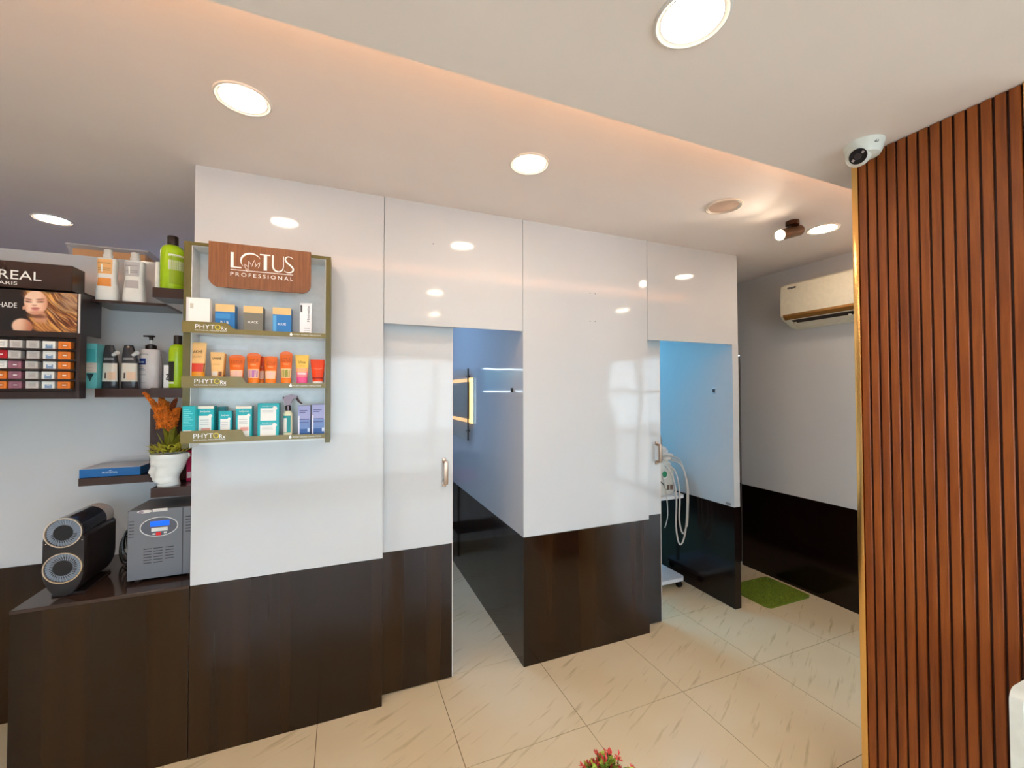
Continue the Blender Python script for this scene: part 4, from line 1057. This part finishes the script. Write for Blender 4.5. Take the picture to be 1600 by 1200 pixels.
# ---------------------------------------------------------------- bottles and boxes on the shelves
def fitx(a, b_, py, Y):
    x0, x1 = xz(a, py, Y)[0], xz(b_, py, Y)[0]; return (x0 + x1) / 2, (x1 - x0) / 2
M_BW = mat('bottle_white', (240, 236, 228), rough=.3)
def shampoo(label, a, b_, ptop, lab, lab2):
    Yc = 2.652; cx_, w_ = fitx(a, b_, 455, Yc); z0 = 2.0565; z1 = xz((a + b_) / 2, ptop, Yc)[1]; H = z1 - z0
    t = thing('shampoo_bottle', label, 'bottle', (cx_, Yc, z0), 'white shampoo bottles')
    hb = H * .83
    L = Loft((cx_, Yc, z0), [(0, w_ * .97, w_ * .62, 0), (.003, w_, w_ * .66, 0), (hb * .18, w_ * .98, w_ * .66, 0), (hb * .40, w_ * .88, w_ * .6, 0), (hb * .55, w_ * .82, w_ * .56, 0), (hb * .72, w_ * .84, w_ * .56, 0), (hb * .93, w_ * .90, w_ * .58, 0), (hb * .99, w_ * .84, w_ * .52, 0), (hb, w_ * .40, w_ * .36, 0)], n=3)
    part('body', L.mesh(), M_BW, t, ang=45)
    part('cap', MB().lathe([(w_ * .42, hb + .0002), (w_ * .44, hb + .004), (w_ * .44, H * .90), (w_ * .37, H * .905), (w_ * .36, H - .003), (w_ * .32, H)], (cx_, Yc, z0), 24), mat('cap_ivory', (236, 228, 218), rough=.35), t)
    part('label_print', L.patch(hb * .62, hb * .96, -140, -58, .0006), col(lab), t, ang=60)
    part('label_print', L.patch(hb * .33, hb * .52, -132, -64, .0006), col(lab2), t, ang=60)
    for v in (.70, .74, .86): part('text_line', L.patch(hb * v, hb * (v + .015), -132, -70, .0010), col(tuple(int(q * .72) for q in lab)), t, ang=60)
    part('mark', L.patch(hb * .66, hb * .84, -106, -98, .0011), col((250, 246, 240)), t, ang=60)
shampoo('white shampoo bottle with orange printed labels', 150, 186, 390.5, (244, 184, 116), (240, 152, 70))
shampoo('white shampoo bottle with grey printed labels', 192.5, 228.5, 395.5, (196, 190, 188), (186, 178, 174))
M_GB = mat('bottle_lime', (170, 206, 20), rough=.28)
M_CAPD = mat('cap_dark', (44, 30, 26), rough=.35)
def green(label, a, b_, ptop, z0, Yc, lab):
    cx_, w_ = fitx(a, b_, ptop + 60, Yc); z1 = xz((a + b_) / 2, ptop, Yc)[1]; H = z1 - z0
    t = thing('lime_bottle', label, 'bottle', (cx_, Yc, z0), 'lime green bottles')
    L = Loft((cx_, Yc, z0), [(.0003, w_ * .95, w_ * .95, 0), (.004, w_, w_, 0), (H * .66, w_, w_, 0), (H * .74, w_ * .97, w_ * .97, 0), (H * .80, w_ * .80, w_ * .80, 0), (H * .83, w_ * .50, w_ * .5, 0)])
    part('body', L.mesh(), M_GB, t, ang=45)
    part('cap', MB().lathe([(w_ * .46, H * .83), (w_ * .48, H * .835), (w_ * .48, H * .985), (w_ * .44, H)], (cx_, Yc, z0), 24), M_CAPD, t)
    for (v0, v1, a0, a1, c_) in lab: part('label_print', L.patch(H * v0, H * v1, a0, a1, .0007), col(c_), t, ang=60)
green('lime green bottle with a white label on the upper short shelf', 250.5, 288, 370, 2.0902, 2.455, ((.10, .62, -88, -5, (150, 178, 28)), (.36, .53, -92, -5, (226, 224, 216)), (.60, .64, -92, -5, (240, 238, 224)), (.40, .405, -88, -10, (150, 150, 150)), (.44, .447, -88, -10, (150, 150, 150)), (.48, .486, -88, -10, (150, 150, 150))))
green('lime green bottle with a black label on the lower short shelf', 263.5, 291, 524.5, 1.6282, 2.45, ((.12, .50, -165, -95, (34, 32, 26)), (.08, .11, -160, -95, (236, 236, 220)), (.68, .72, -170, -155, (60, 70, 20))))
# white flask and dark carton behind the upper green bottle
Yc = 2.505; cx_, w_ = fitx(242.5, 250.5, 430, Yc); z1 = xz(246, 409.5, Yc)[1]
solo('white_flask', Loft((cx_, Yc, 2.0902), [(.0003, w_, w_ * .8, 0), (z1 - 2.0902 - .03, w_, w_ * .8, 0), (z1 - 2.0902, w_ * .9, w_ * .7, 0)], n=3).mesh(), M_BW, 'white flask half hidden behind the upper lime green bottle', 'bottle', (cx_, Yc, 2.09))
# boxes and bottles on the eye-level shelf
ZE = 1.6272
rc = pbox('serum_carton', 'tall teal carton with a cream band on the eye-level shelf', 'box', 131, 151.5, 536.5, 2.625, .075, ZE, col((112, 206, 212)))
prt(rc[0], rc, .12, .88, .12, .40, col((76, 186, 196)), 'tube_print'); prt(rc[0], rc, 0, 1, .43, .65, col((238, 228, 218)), 'cream_band')
for v in (.46, .53, .60): prt(rc[0], rc, .05, .7, v, v + .008, col((190, 180, 176)), 'text_line', .0007)
_, x0, x1, z0, z1, Y = rc; xm = (x0 + x1) / 2
part('dart_print', MB().prism([(xm - .014, z0 + (z1 - z0) * .33), (xm + .014, z0 + (z1 - z0) * .33), (xm, z0 + (z1 - z0) * .15)], 'xz', Y - .0005, Y - .0001), col((40, 72, 80)), rc[0])
def pouch(label, a, b_, ptop):
    Yc = 2.675; cx_, w_ = fitx(a, b_, 590, Yc); z1 = xz((a + b_) / 2, ptop, Yc)[1]; H = z1 - ZE
    t = thing('spray_pouch_bottle', label, 'bottle', (cx_, Yc, ZE), 'dark bottles with white nozzles')
    L = Loft((cx_, Yc, ZE), [(.0003, w_ * .97, w_ * .6, 0), (.004, w_, w_ * .64, 0), (H * .16, w_ * .99, w_ * .64, 0), (H * .58, w_ * .92, w_ * .58, -.0), (H * .76, w_ * .82, w_ * .50, -w_ * .10), (H * .90, w_ * .62, w_ * .42, -w_ * .20), (H * .985, w_ * .52, w_ * .34, -w_ * .22), (H, w_ * .44, w_ * .28, -w_ * .22)], n=3.2)
    part('body', L.mesh(), mat('bottle_charcoal', (58, 56, 60), rough=.2), t, ang=45)
    part('label_print', L.patch(H * .16, H * .58, -172, -25, .0007), col((224, 214, 200)), t, ang=60)
    part('motif', L.patch(H * .20, H * .38, -95, -48, .0012), col((240, 200, 168)), t, ang=60)
    part('motif', L.patch(H * .23, H * .36, -112, -100, .0012), col((84, 60, 54)), t, ang=60)
    for v in (.66, .69): part('text_line', L.patch(H * v, H * (v + .012), -125, -62, .0012), col((176, 172, 172)), t, ang=60)
    q = Vector((cx_ + w_ * .42, Yc - .014, ZE + H * .77))
    part('nozzle', MB().tube([q, q + Vector((.014, -.010, .008)), q + Vector((.024, -.016, .012))], [.008, .010, .009], 12), mat('nozzle_white', (236, 230, 226), rough=.35), t)
pouch('dark bottle with white nozzle, left of the dark pair', 160.5, 186, 539.5)
pouch('dark bottle with white nozzle, right of the dark pair', 190, 217.5, 539.5)
Yc = 2.735; cx_, w_ = fitx(219, 252, 580, Yc); z1 = xz(235, 546, Yc)[1]; H = z1 - ZE
t = thing('pump_bottle', 'large white pump bottle with a black pump and blue logo', 'bottle', (cx_, Yc, ZE))
L = Loft((cx_, Yc, ZE), [(.0003, w_ * .96, w_ * .72, 0), (.004, w_, w_ * .76, 0), (H * .92, w_ * .98, w_ * .75, 0), (H * .985, w_ * .9, w_ * .66, 0), (H, w_ * .5, w_ * .45, 0)], n=3)
part('body', L.mesh(), mat('pump_bottle_white', (226, 216, 212), rough=.35), t, ang=45)
part('logo_print', L.patch(H * .60, H * .76, -165, -96, .0008), col((34, 56, 130)), t, ang=60)
for v, a1, c_ in ((.50, -105, (60, 66, 110)), (.46, -98, (60, 66, 110)), (.55, -110, (150, 140, 140)), (.34, -95, (170, 160, 158)), (.14, -95, (170, 160, 158)), (.86, -90, (170, 160, 158))): part('text_line', L.patch(H * v, H * (v + .015), -162, a1, .0008), col(c_), t, ang=60)
part('text_line', L.patch(H * .65, H * .68, -158, -104, .0014), col((226, 226, 240)), t, ang=60)
pp = part('pump_collar', MB().lathe([(.022, H), (.024, H + .003), (.024, H + .020), (.018, H + .022), (.014, H + .026)], (cx_, Yc, ZE), 20), M_CAPD, t)
part('pump_stem', MB().lathe([(.005, H + .0255), (.005, H + .050)], (cx_, Yc, ZE), 10), mat('pump_stem_white', (220, 214, 210), rough=.3), pp)
part('pump_head', MB().lathe([(.008, H + .048), (.009, H + .062), (.016, H + .066), (.017, H + .072), (.010, H + .074)], (cx_, Yc, ZE), 16).tube([(cx_, Yc, ZE + H + .069), (cx_ - .03, Yc - .01, ZE + H + .068)], .0045, 8), M_CAPD, pp)
rc = pbox('small_carton', 'small white carton with a black mark beside the lower lime bottle', 'box', 255.5, 264.5, 570.5, 2.43, .03, 1.6282, col((238, 232, 228)))
_, x0, x1, z0, z1, Y = rc
part('mark_print', MB().prism([(x0 + (x1 - x0) * u, z0 + (z1 - z0) * v) for u, v in ((.45, .62), (.95, .62), (.95, .54), (.65, .40), (.95, .40), (.95, .34), (.45, .34), (.45, .42), (.78, .56), (.45, .56))], 'xz', Y - .0006, Y - .0001), col((60, 56, 56)), rc[0])
# flat blue box
YBX = 2.622
x0, x1 = xz(123.5, 738, YBX)[0], xz(219, 738, YBX)[0]; z1 = xz(170, 731.5, YBX)[1]
t = thing('flat_blue_box', 'flat blue box with white lettering lying on the lower shelf', 'box', ((x0 + x1) / 2, YBX + .1, 1.2002))
part('carton', MB().box(x0, x1, YBX, YB - .012, 1.2004, z1, .0008, 1), col((10, 96, 160)), t)
part('lid_top', MB().box(x0, x1 - .001, YBX, YB - .012, z1, z1 + .0012), col((206, 204, 214)), t)
part('lettering', ftext('PROFESSIONAL', x0 + (x1 - x0) * .37, x0 + (x1 - x0) * .62, 1.2002 + (z1 - 1.2) * .40, 1.2002 + (z1 - 1.2) * .60, YBX - .0003), col((216, 228, 240)), t)
part('logo', MB().prism([(x0 + (x1 - x0) * u, 1.2 + (z1 - 1.2) * v) for u, v in ((.47, .68), (.53, .80), (.51, .68))], 'xz', YBX - .0006, YBX - .0001), col((216, 228, 240)), t)
# translucent crate lying on top of the alcove wall
x0, x1 = xz(110, 395, 2.86)[0], xz(228, 400, 2.86)[0]
z0 = 2.3205
t = thing('plastic_crate', 'clear plastic crate with orange contents on top of the alcove wall', 'crate', ((x0 + x1) / 2, 2.95, z0))
mb = MB(); 
mb.rings([[(x0, 2.86, z0), (x1, 2.86, z0), (x1, 3.12, z0), (x0, 3.12, z0)], [(x0 - .012, 2.85, z0 + .052), (x1 + .012, 2.85, z0 + .052), (x1 + .012, 3.13, z0 + .052), (x0 - .012, 3.13, z0 + .052)]])
part('shell', mb, mat('clear_plastic', (232, 226, 220), rough=.25, alpha=.22, var=0), t)
part('lid', MB().box(x0 - .016, x1 + .016, 2.846, 3.134, z0 + .0525, z0 + .060, .002), mat('clear_plastic_lid', (230, 222, 214), rough=.3, alpha=.45, var=0), t)
part('contents', MB().box(x0 + .006, x1 - .006, 2.866, 3.11, z0 + .003, z0 + .040), mat('orange_contents', (226, 146, 24), rough=.6), t)

# ---------------------------------------------------------------- head shaped planter
px_, py_ = xz(262, 735, 2.45)[0], 2.45
z0 = 1.1702
t = thing('head_planter', 'white face shaped planter holding orange plume flowers', 'planter', (px_, py_, z0))
prof = [(759, 246.5, 281.5), (757, 246, 282), (754, 247.5, 281), (752.5, 244, 280.5), (751, 240.8, 280.2), (748, 238.2, 280), (745.5, 237.2, 280.2), (744, 235.4, 280.6), (742.6, 234.3, 281), (741.3, 235.6, 281.8), (740, 234.0, 282.6), (738.6, 232.8, 283.4), (737.8, 231.0, 284), (736, 231.4, 285.2), (733, 232.8, 287), (730, 234.2, 288.5), (727, 235.2, 290), (724, 235.6, 291.2), (720, 234.8, 292.8), (716, 234.4, 294.3), (712, 234.4, 295.3), (708.5, 234.8, 295.6)]
def hx(px, pyy): return xz(px, pyy, 2.45)[0]
SEG = 48
rs = []
for pyy, l_, r_ in prof:
    zz = xz(262, pyy, 2.45)[1]
    xl2, xr2 = hx(l_, pyy), hx(r_, pyy)
    f_ = max(0.0, min(1.0, (759 - pyy) / 51))
    neck = pyy > 752
    back = xr2; face_in = hx(240.5 if 724 < pyy < 748 else l_, pyy) if not neck else xl2
    face_in = max(face_in, xl2)
    cxm, a_ = (face_in + back) / 2, (back - face_in) / 2
    b_ = a_ * (.80 if not neck else .95)
    ring = []
    for k in range(SEG):
        an = 2 * PI * k / SEG
        ux, uy = math.cos(an), math.sin(an)
        x = cxm + a_ * ux; y_ = py_ + b_ * uy
        da = abs(((an - PI + PI) % (2 * PI)) - PI)      # angle away from the face direction (-x)
        x += (xl2 - face_in) * math.exp(-(da / .26) ** 2)
        # eye hollows and the wavy turban
        if 726 < pyy < 733: x += .005 * math.exp(-((da - .55) / .22) ** 2)
        if pyy < 724:
            s_ = 1 + .045 * math.sin((pyy - 706) * 1.25 + 1.6 * ux)
            x = cxm + (x - cxm) * s_; y_ = py_ + (y_ - py_) * s_
        ring.append((x, y_, zz))
    rs.append(ring)
rs[0] = [(p[0], p[1], z0) for p in rs[0]]
# inner rim
top = rs[-1]; cxm = sum(p[0] for p in top) / SEG; zt_ = top[0][2]
rs.append([(cxm + (p[0] - cxm) * .90, py_ + (p[1] - py_) * .90, zt_ + .001) for p in top])
rs.append([(cxm + (p[0] - cxm) * .86, py_ + (p[1] - py_) * .86, zt_ - .012) for p in top])
M_CER = mat('white_ceramic', (240, 238, 232), rough=.3)
part('pot', MB().rings(rs), M_CER, t, ang=50)
ka = xz(296, 711, 2.45)
part('knot', MB().ball((ka[0] - .004, py_, ka[1]), .011, 14, 10, (.8, 1, 1.2)), M_CER, t)
part('soil', MB().lathe([(.055, -.004), (.0005, -.001)], (cxm, py_, zt_ - .004), 20), mat('soil_moss', (60, 62, 20), rough=.95), t)
# green rosettes
lb = MB()
for i in range(170):
    a = random.uniform(0, 2*PI); r_ = .066 * math.sqrt(random.random())
    q = (cxm + r_ * math.cos(a), py_ + r_ * .8 * math.sin(a), zt_ + random.uniform(.0, .036))
    an = a + random.uniform(-.9, .9)
    leaf(lb, q, (math.cos(an), math.sin(an), random.uniform(.35, 1.6)), random.uniform(.024, .040), .0050, .18)
part('leaves', lb, mat('rosette_green', (196, 186, 60), rough=.5, var=.45, vscale=70), t)
lb = MB()
for dx, top_ in ((-.012, 661), (.012, 664), (.03, 668), (0, 666), (-.026, 672)):
    zz = xz(262, top_, 2.45)[1]
    leaf(lb, (cxm + dx * .6, py_, zt_ + .005), (dx * 1.2, -.01, .1), zz - zt_, .023, .05, 6)
part('broad_leaves', lb, mat('broad_leaf', (120, 116, 24), rough=.5, var=.25, vscale=40), t)
def plume(P, R):
    mb = MB(); P = [Vector(p) for p in P]
    mb.tube(P, [max(.002, r * .62) for r in R], 8)
    n = 330
    for i in range(n):
        u = random.random() * (len(P) - 1); k = min(int(u), len(P) - 2); f_ = u - k
        c = P[k].lerp(P[k + 1], f_); r_ = R[k] + (R[k + 1] - R[k]) * f_
        d = Vector((random.gauss(0, 1), random.gauss(0, 1), random.gauss(0, .6))).normalized()
        q = c + d * r_ * random.uniform(.55, .80); s_ = random.uniform(.003, .0052)
        mb.ball(q, s_, 5, 4)
    return mb
M_CEL = mat('orange_plume', (200, 104, 16), rough=.8, var=.4, vscale=60)
def Q(px, pyy, dy=0): x, z = xz(px, pyy, 2.45); return (x, py_ + dy, z)
part('flower_plume', plume([Q(253, 668), Q(250, 650), Q(246, 640), Q(238, 627), Q(226, 614)], [.026, .030, .022, .013, .008]), M_CEL, t)
part('flower_plume', plume([Q(261, 668), Q(259, 650), Q(257, 638), Q(256, 630), Q(250, 622)], [.026, .032, .034, .024, .008]), M_CEL, t)
part('flower_plume', plume([Q(268, 668), Q(271, 652), Q(275, 643), Q(279, 638)], [.026, .028, .018, .007]), M_CEL, t)
part('flower_plume', plume([Q(263, 646, .015), Q(268, 634, .015), Q(273, 624, .015)], [.014, .014, .006]), mat('rust_plume', (130, 56, 18), rough=.8, var=.3, vscale=60), t)
# dark board behind the planter, pink packet
x0, z1 = xz(234.5, 638.5, 2.56)
solo('upright_board', MB().box(x0, XSR - .03, 2.56, 2.575, 1.1702, z1, .0008, 1), M_SHELF, 'dark brown board standing behind the head planter', 'board', ((x0 + XSR) / 2, 2.567, 1.1702))
x0, z1 = xz(292, 704, 2.53)
t = thing('pink_packet', 'pink packet at the right of the head planter', 'packet', (x0 + .02, 2.53, 1.1702))
part('packet', MB().box(x0, XSR - .004, 2.525, 2.545, 1.1704, z1, .002), mat('packet_pink', (206, 36, 86), rough=.35), t)
part('print', MB().box(x0 + .003, XSR - .006, 2.5244, 2.5249, 1.185, 1.215), col((240, 200, 196)), t)
# clear a little space: lower face of the planter shelf stays visible

# ---------------------------------------------------------------- double ring appliance
M_AP = mat('appliance_black', (34, 26, 26), rough=.42, var=.1, vscale=60)
YA_ = 2.335
cX, cZ1 = xz(100, 832, YA_); cX2, cZ2 = xz(99, 887, YA_)
cX = (cX + cX2) / 2
R0 = .062
t = thing('twin_ring_appliance', 'black twin cylinder appliance with two silver ringed fans on the counter', 'appliance', (cX, YA_ + .12, ZT))
def stadium(rx, zt__, zb__, r_top, n=14):
    P = [(cX + rx * math.cos(PI * i / n), zt__ + r_top * math.sin(PI * i / n)) for i in range(n + 1)]
    P += [(cX - rx * math.cos(PI * i / n), zb__ - (zb__ - ZT - .004) * math.sin(PI * i / n) * 1.0) for i in range(n + 1)]
    return P
zb_c = cZ2 - .012
bd = MB()
outl = [stadium(k, cZ1 - .030, zb_c, .03) for k in (.064, .071, .072, .072, .066)]
bd.rings([[(p[0], y_, p[1]) for p in o_] for o_, y_ in zip(outl, (YA_, YA_ + .010, YA_ + .05, YA_ + .25, YA_ + .265))])
body = part('body', bd, M_AP, t, ang=40)
part('foot', MB().box(cX - .045, cX + .06, YA_ + .02, YA_ + .24, ZT + .0003, ZT + .0085), M_AP, t)
cy_ = MB().lathe([(R0 - .004, YA_ + .002), (R0, YA_ + .008), (R0, YA_ + .19), (R0 - .002, YA_ + .192)], (cX, 0, cZ1), 36, 'y')
part('upper_barrel', cy_, mat('barrel_navy_black', (22, 22, 34), rough=.12, coat=.6), t)
part('rear_cup', MB().lathe([(R0 - .001, YA_ + .1925), (R0 - .002, YA_ + .26), (R0 - .010, YA_ + .283), (R0 - .03, YA_ + .29)], (cX, 0, cZ1), 36, 'y'), mat('cup_pale', (206, 190, 180), rough=.25), t, 'pale translucent rear cup')
for zc, rr in ((cZ1, R0), (cZ2, R0 + .002)):
    rg = MB().lathe([(rr - .007, YA_ - .004), (rr - .005, YA_ - .008), (rr - .001, YA_ - .008), (rr, YA_ - .004), (rr, YA_ + .001), (rr - .007, YA_ + .001)], (cX, 0, zc), 48, 'y', False, False)
    o = part('silver_ring', rg, mat('ring_silver', (236, 214, 190), rough=.12, metal=.95), t)
    part('fan_plate', MB().lathe([(rr - .0072, YA_ - .0005), (.02, YA_ + .001), (.0005, YA_ + .001)], (cX, 0, zc), 36, 'y', False, True), mat('fan_grey', (128, 134, 146), rough=.4), o)
    vn = MB()
    for k in range(34):
        a = 2 * PI * k / 34; da = .16
        p0 = (cX + .030 * math.cos(a), zc + .030 * math.sin(a)); p1 = (cX + (rr - .008) * math.cos(a + da), zc + (rr - .008) * math.sin(a + da))
        d = Vector((p1[0] - p0[0], p1[1] - p0[1])).normalized(); n_ = (-d.y * .0012, d.x * .0012)
        vn.prism([(p0[0] - n_[0], p0[1] - n_[1]), (p1[0] - n_[0], p1[1] - n_[1]), (p1[0] + n_[0], p1[1] + n_[1]), (p0[0] + n_[0], p0[1] + n_[1])], 'xz', YA_ - .0045, YA_ - .0006)
    part('fan_vanes', vn, mat('vane_grey', (150, 156, 166), rough=.4), o)
    part('hub', MB().lathe([(.032, YA_ - .0055), (.030, YA_ - .006), (.024, YA_ - .003), (.0005, YA_ - .002)], (cX, 0, zc), 32, 'y'), mat('hub_black', (16, 8, 8), rough=.5), o)
xs = cX + .0722
part('lettering', text('HNK', 0, .055, 0, .022, (xs, YA_ + .10, cZ1 - .075), (0, 1, 0), (0, 0, 1)), mat('emboss_dark', (66, 52, 54), rough=.4), body)
part('lettering', text('beauty', 0, .055, 0, .010, (xs, YA_ + .10, cZ1 - .105), (0, 1, 0), (0, 0, 1)), mat('emboss_dark', (66, 52, 54)), body)
for k, (dx, dz) in enumerate(((-.056, -.042), (.058, -.038))):
    part('screw', MB().ball((cX + dx, YA_ + .001, cZ1 + dz), .0025, 8, 6), mat('screw_bright', (230, 210, 190), rough=.2, metal=.9), t)

# ---------------------------------------------------------------- voltage stabiliser
YV = 2.375
vx0 = xz(198.5, 860, YV)[0]; vx1 = XSR - .004
vz1 = xz(198, 799.5, YV)[1]; vz0 = ZT + .014
t = thing('voltage_stabiliser', 'grey metal voltage stabiliser with a blue display on the counter', 'stabiliser', ((vx0 + vx1) / 2, YV + .12, ZT))
M_V = mat('stabiliser_grey', (118, 118, 122), rough=.45, metal=.2, var=.05, vscale=400)
bd = part('housing', MB().box(vx0, vx1, YV, 2.61, vz0, vz1, .002, 1), M_V, t)
for x in (vx0 + .02, vx1 - .04):
    for y_ in (YV + .02, 2.57): part('foot', MB().lathe([(.012, ZT + .0003), (.012, vz0 - .0003)], (x + .01, y_ + .01, 0), 14), M_CAPD, t)
def vx(px, pyy=850): return xz(px, pyy, YV)[0]
def vz(px, pyy): return xz(px, pyy, YV)[1]
part('seam', MB().box(vx(284.5), vx(286), YV - .0006, YV + .0005, vz0 + .002, vz1 - .002), mat('seam_dark', (56, 54, 58)), bd)
M_SLOT = mat('slot_black', (34, 28, 30), rough=.6)
for k in range(6):
    yy = 815 + k * 4.85; part('vent_slot', MB().box(vx(200.5), vx(209), YV - .0006, YV + .0004, vz(205, yy + 1), vz(205, yy)), M_SLOT, bd)
for k in range(6):
    yy = 806 + k * 4.6; part('vent_slot', MB().box(vx(289.5), vx(298), YV - .0006, YV + .0004, vz(294, yy + 1), vz(294, yy)), M_SLOT, bd)
for k in range(6):
    for a, b_ in ((224.5, 237), (240, 254), (258.5, 271.5)):
        if k == 5 and a > 250: continue
        ym = (a + b_) / 2; yy = 858 + k * 4.4 - (ym - 224) * .115
        part('vent_slot', MB().box(vx(a), vx(b_), YV - .0006, YV + .0004, vz(ym, yy + 1), vz(ym, yy)), M_SLOT, bd)
ex, ez = xz(249, 822.5, YV); ea, eb = (vx(278.5) - vx(220)) / 2, (vz(249, 807.5) - vz(249, 837)) / 2
pn = part('display_panel', MB().prism([(ex + ea * math.cos(2*PI*i/40), ez + eb * math.sin(2*PI*i/40)) for i in range(40)], 'xz', YV - .002, YV - .0003), mat('panel_grey', (92, 92, 100), rough=.4), t)
part('panel_ring', MB().tube([(ex + ea * math.cos(2*PI*i/40), YV - .002, ez + eb * math.sin(2*PI*i/40)) for i in range(41)], .0018, 6), mat('ring_white', (226, 222, 216), rough=.4), pn)
Yf = YV - .0032
part('blue_screen', MB().box(vx(234.5), vx(264.5), Yf, YV - .0021, vz(250, 821.5), vz(250, 813.5), .0006, 1), mat('screen_blue', (20, 90, 230), rough=.2, emit=(20, 100, 255), es=.9, var=0), pn)
part('button_bar', MB().box(vx(236.5), vx(262), Yf, YV - .0021, vz(250, 829.5), vz(250, 823.8), .0005, 1), mat('bar_white', (220, 220, 214), rough=.4), pn)
part('red_button', MB().box(vx(244), vx(252), Yf - .001, YV - .0021, vz(248, 836), vz(248, 831), .0008, 1), mat('button_red', (200, 30, 34), rough=.35, emit=(220, 20, 20), es=.25, var=0), pn)
for a, b_, y0, y1 in ((238.5, 243, 833.5, 835.5), (256, 261, 830.5, 833)): part('small_tag', MB().box(vx(a), vx(b_), Yf + .0006, YV - .0021, vz(a, y1), vz(a, y0)), mat('bar_white', (220, 220, 214)), pn)
bx_, bz_ = xz(226, 799.5, YV)
part('badge', MB().prism([(bx_ + .0265 * math.cos(2*PI*i/24), bz_ + .0075 * math.sin(2*PI*i/24)) for i in range(24)], 'xz', YV - .0012, YV - .0002), mat('badge_cream', (214, 206, 198), rough=.4), bd)
part('badge_dot', MB().prism([(bx_ - .012 + .009 * math.cos(2*PI*i/16), bz_ - .001 + .0055 * math.sin(2*PI*i/16)) for i in range(16)], 'xz', YV - .0016, YV - .0013), mat('badge_plum', (150, 130, 140)), bd)
part('name_plate', MB().box(vx(238), vx(261), YV - .0012, YV - .0002, vz(250, 799), vz(250, 794.3)), mat('badge_cream', (214, 206, 198)), bd)
# cables on the counter
t = thing('cable_bundle', 'loose black cables between the twin ring appliance and the stabiliser', 'cables', (-.97, 2.65, ZT))
M_CB = mat('cable_black', (20, 16, 16), rough=.4)
for k in range(5):
    P = []
    y_ = 2.655 + .012 * k
    for i in range(26):
        u = i / 25; a = u * 2 * PI * (1.2 + .2 * k) + k
        P.append((-.985 + .03 * math.cos(a) + .01 * k, y_ + .03 * math.sin(a * .7 + k), max(ZT + .006, ZT + .075 + .07 * math.sin(a) + .018 * k)))
    part('cable', MB().tube(P, .004, 6), M_CB, t)
part('cable', MB().tube([(-.975, 2.62, ZT + .0045), (-.955, 2.585, ZT + .0045), (-.925, 2.57, ZT + .0045), (-.905, 2.60, ZT + .0045)], .004, 6), M_CB, t)
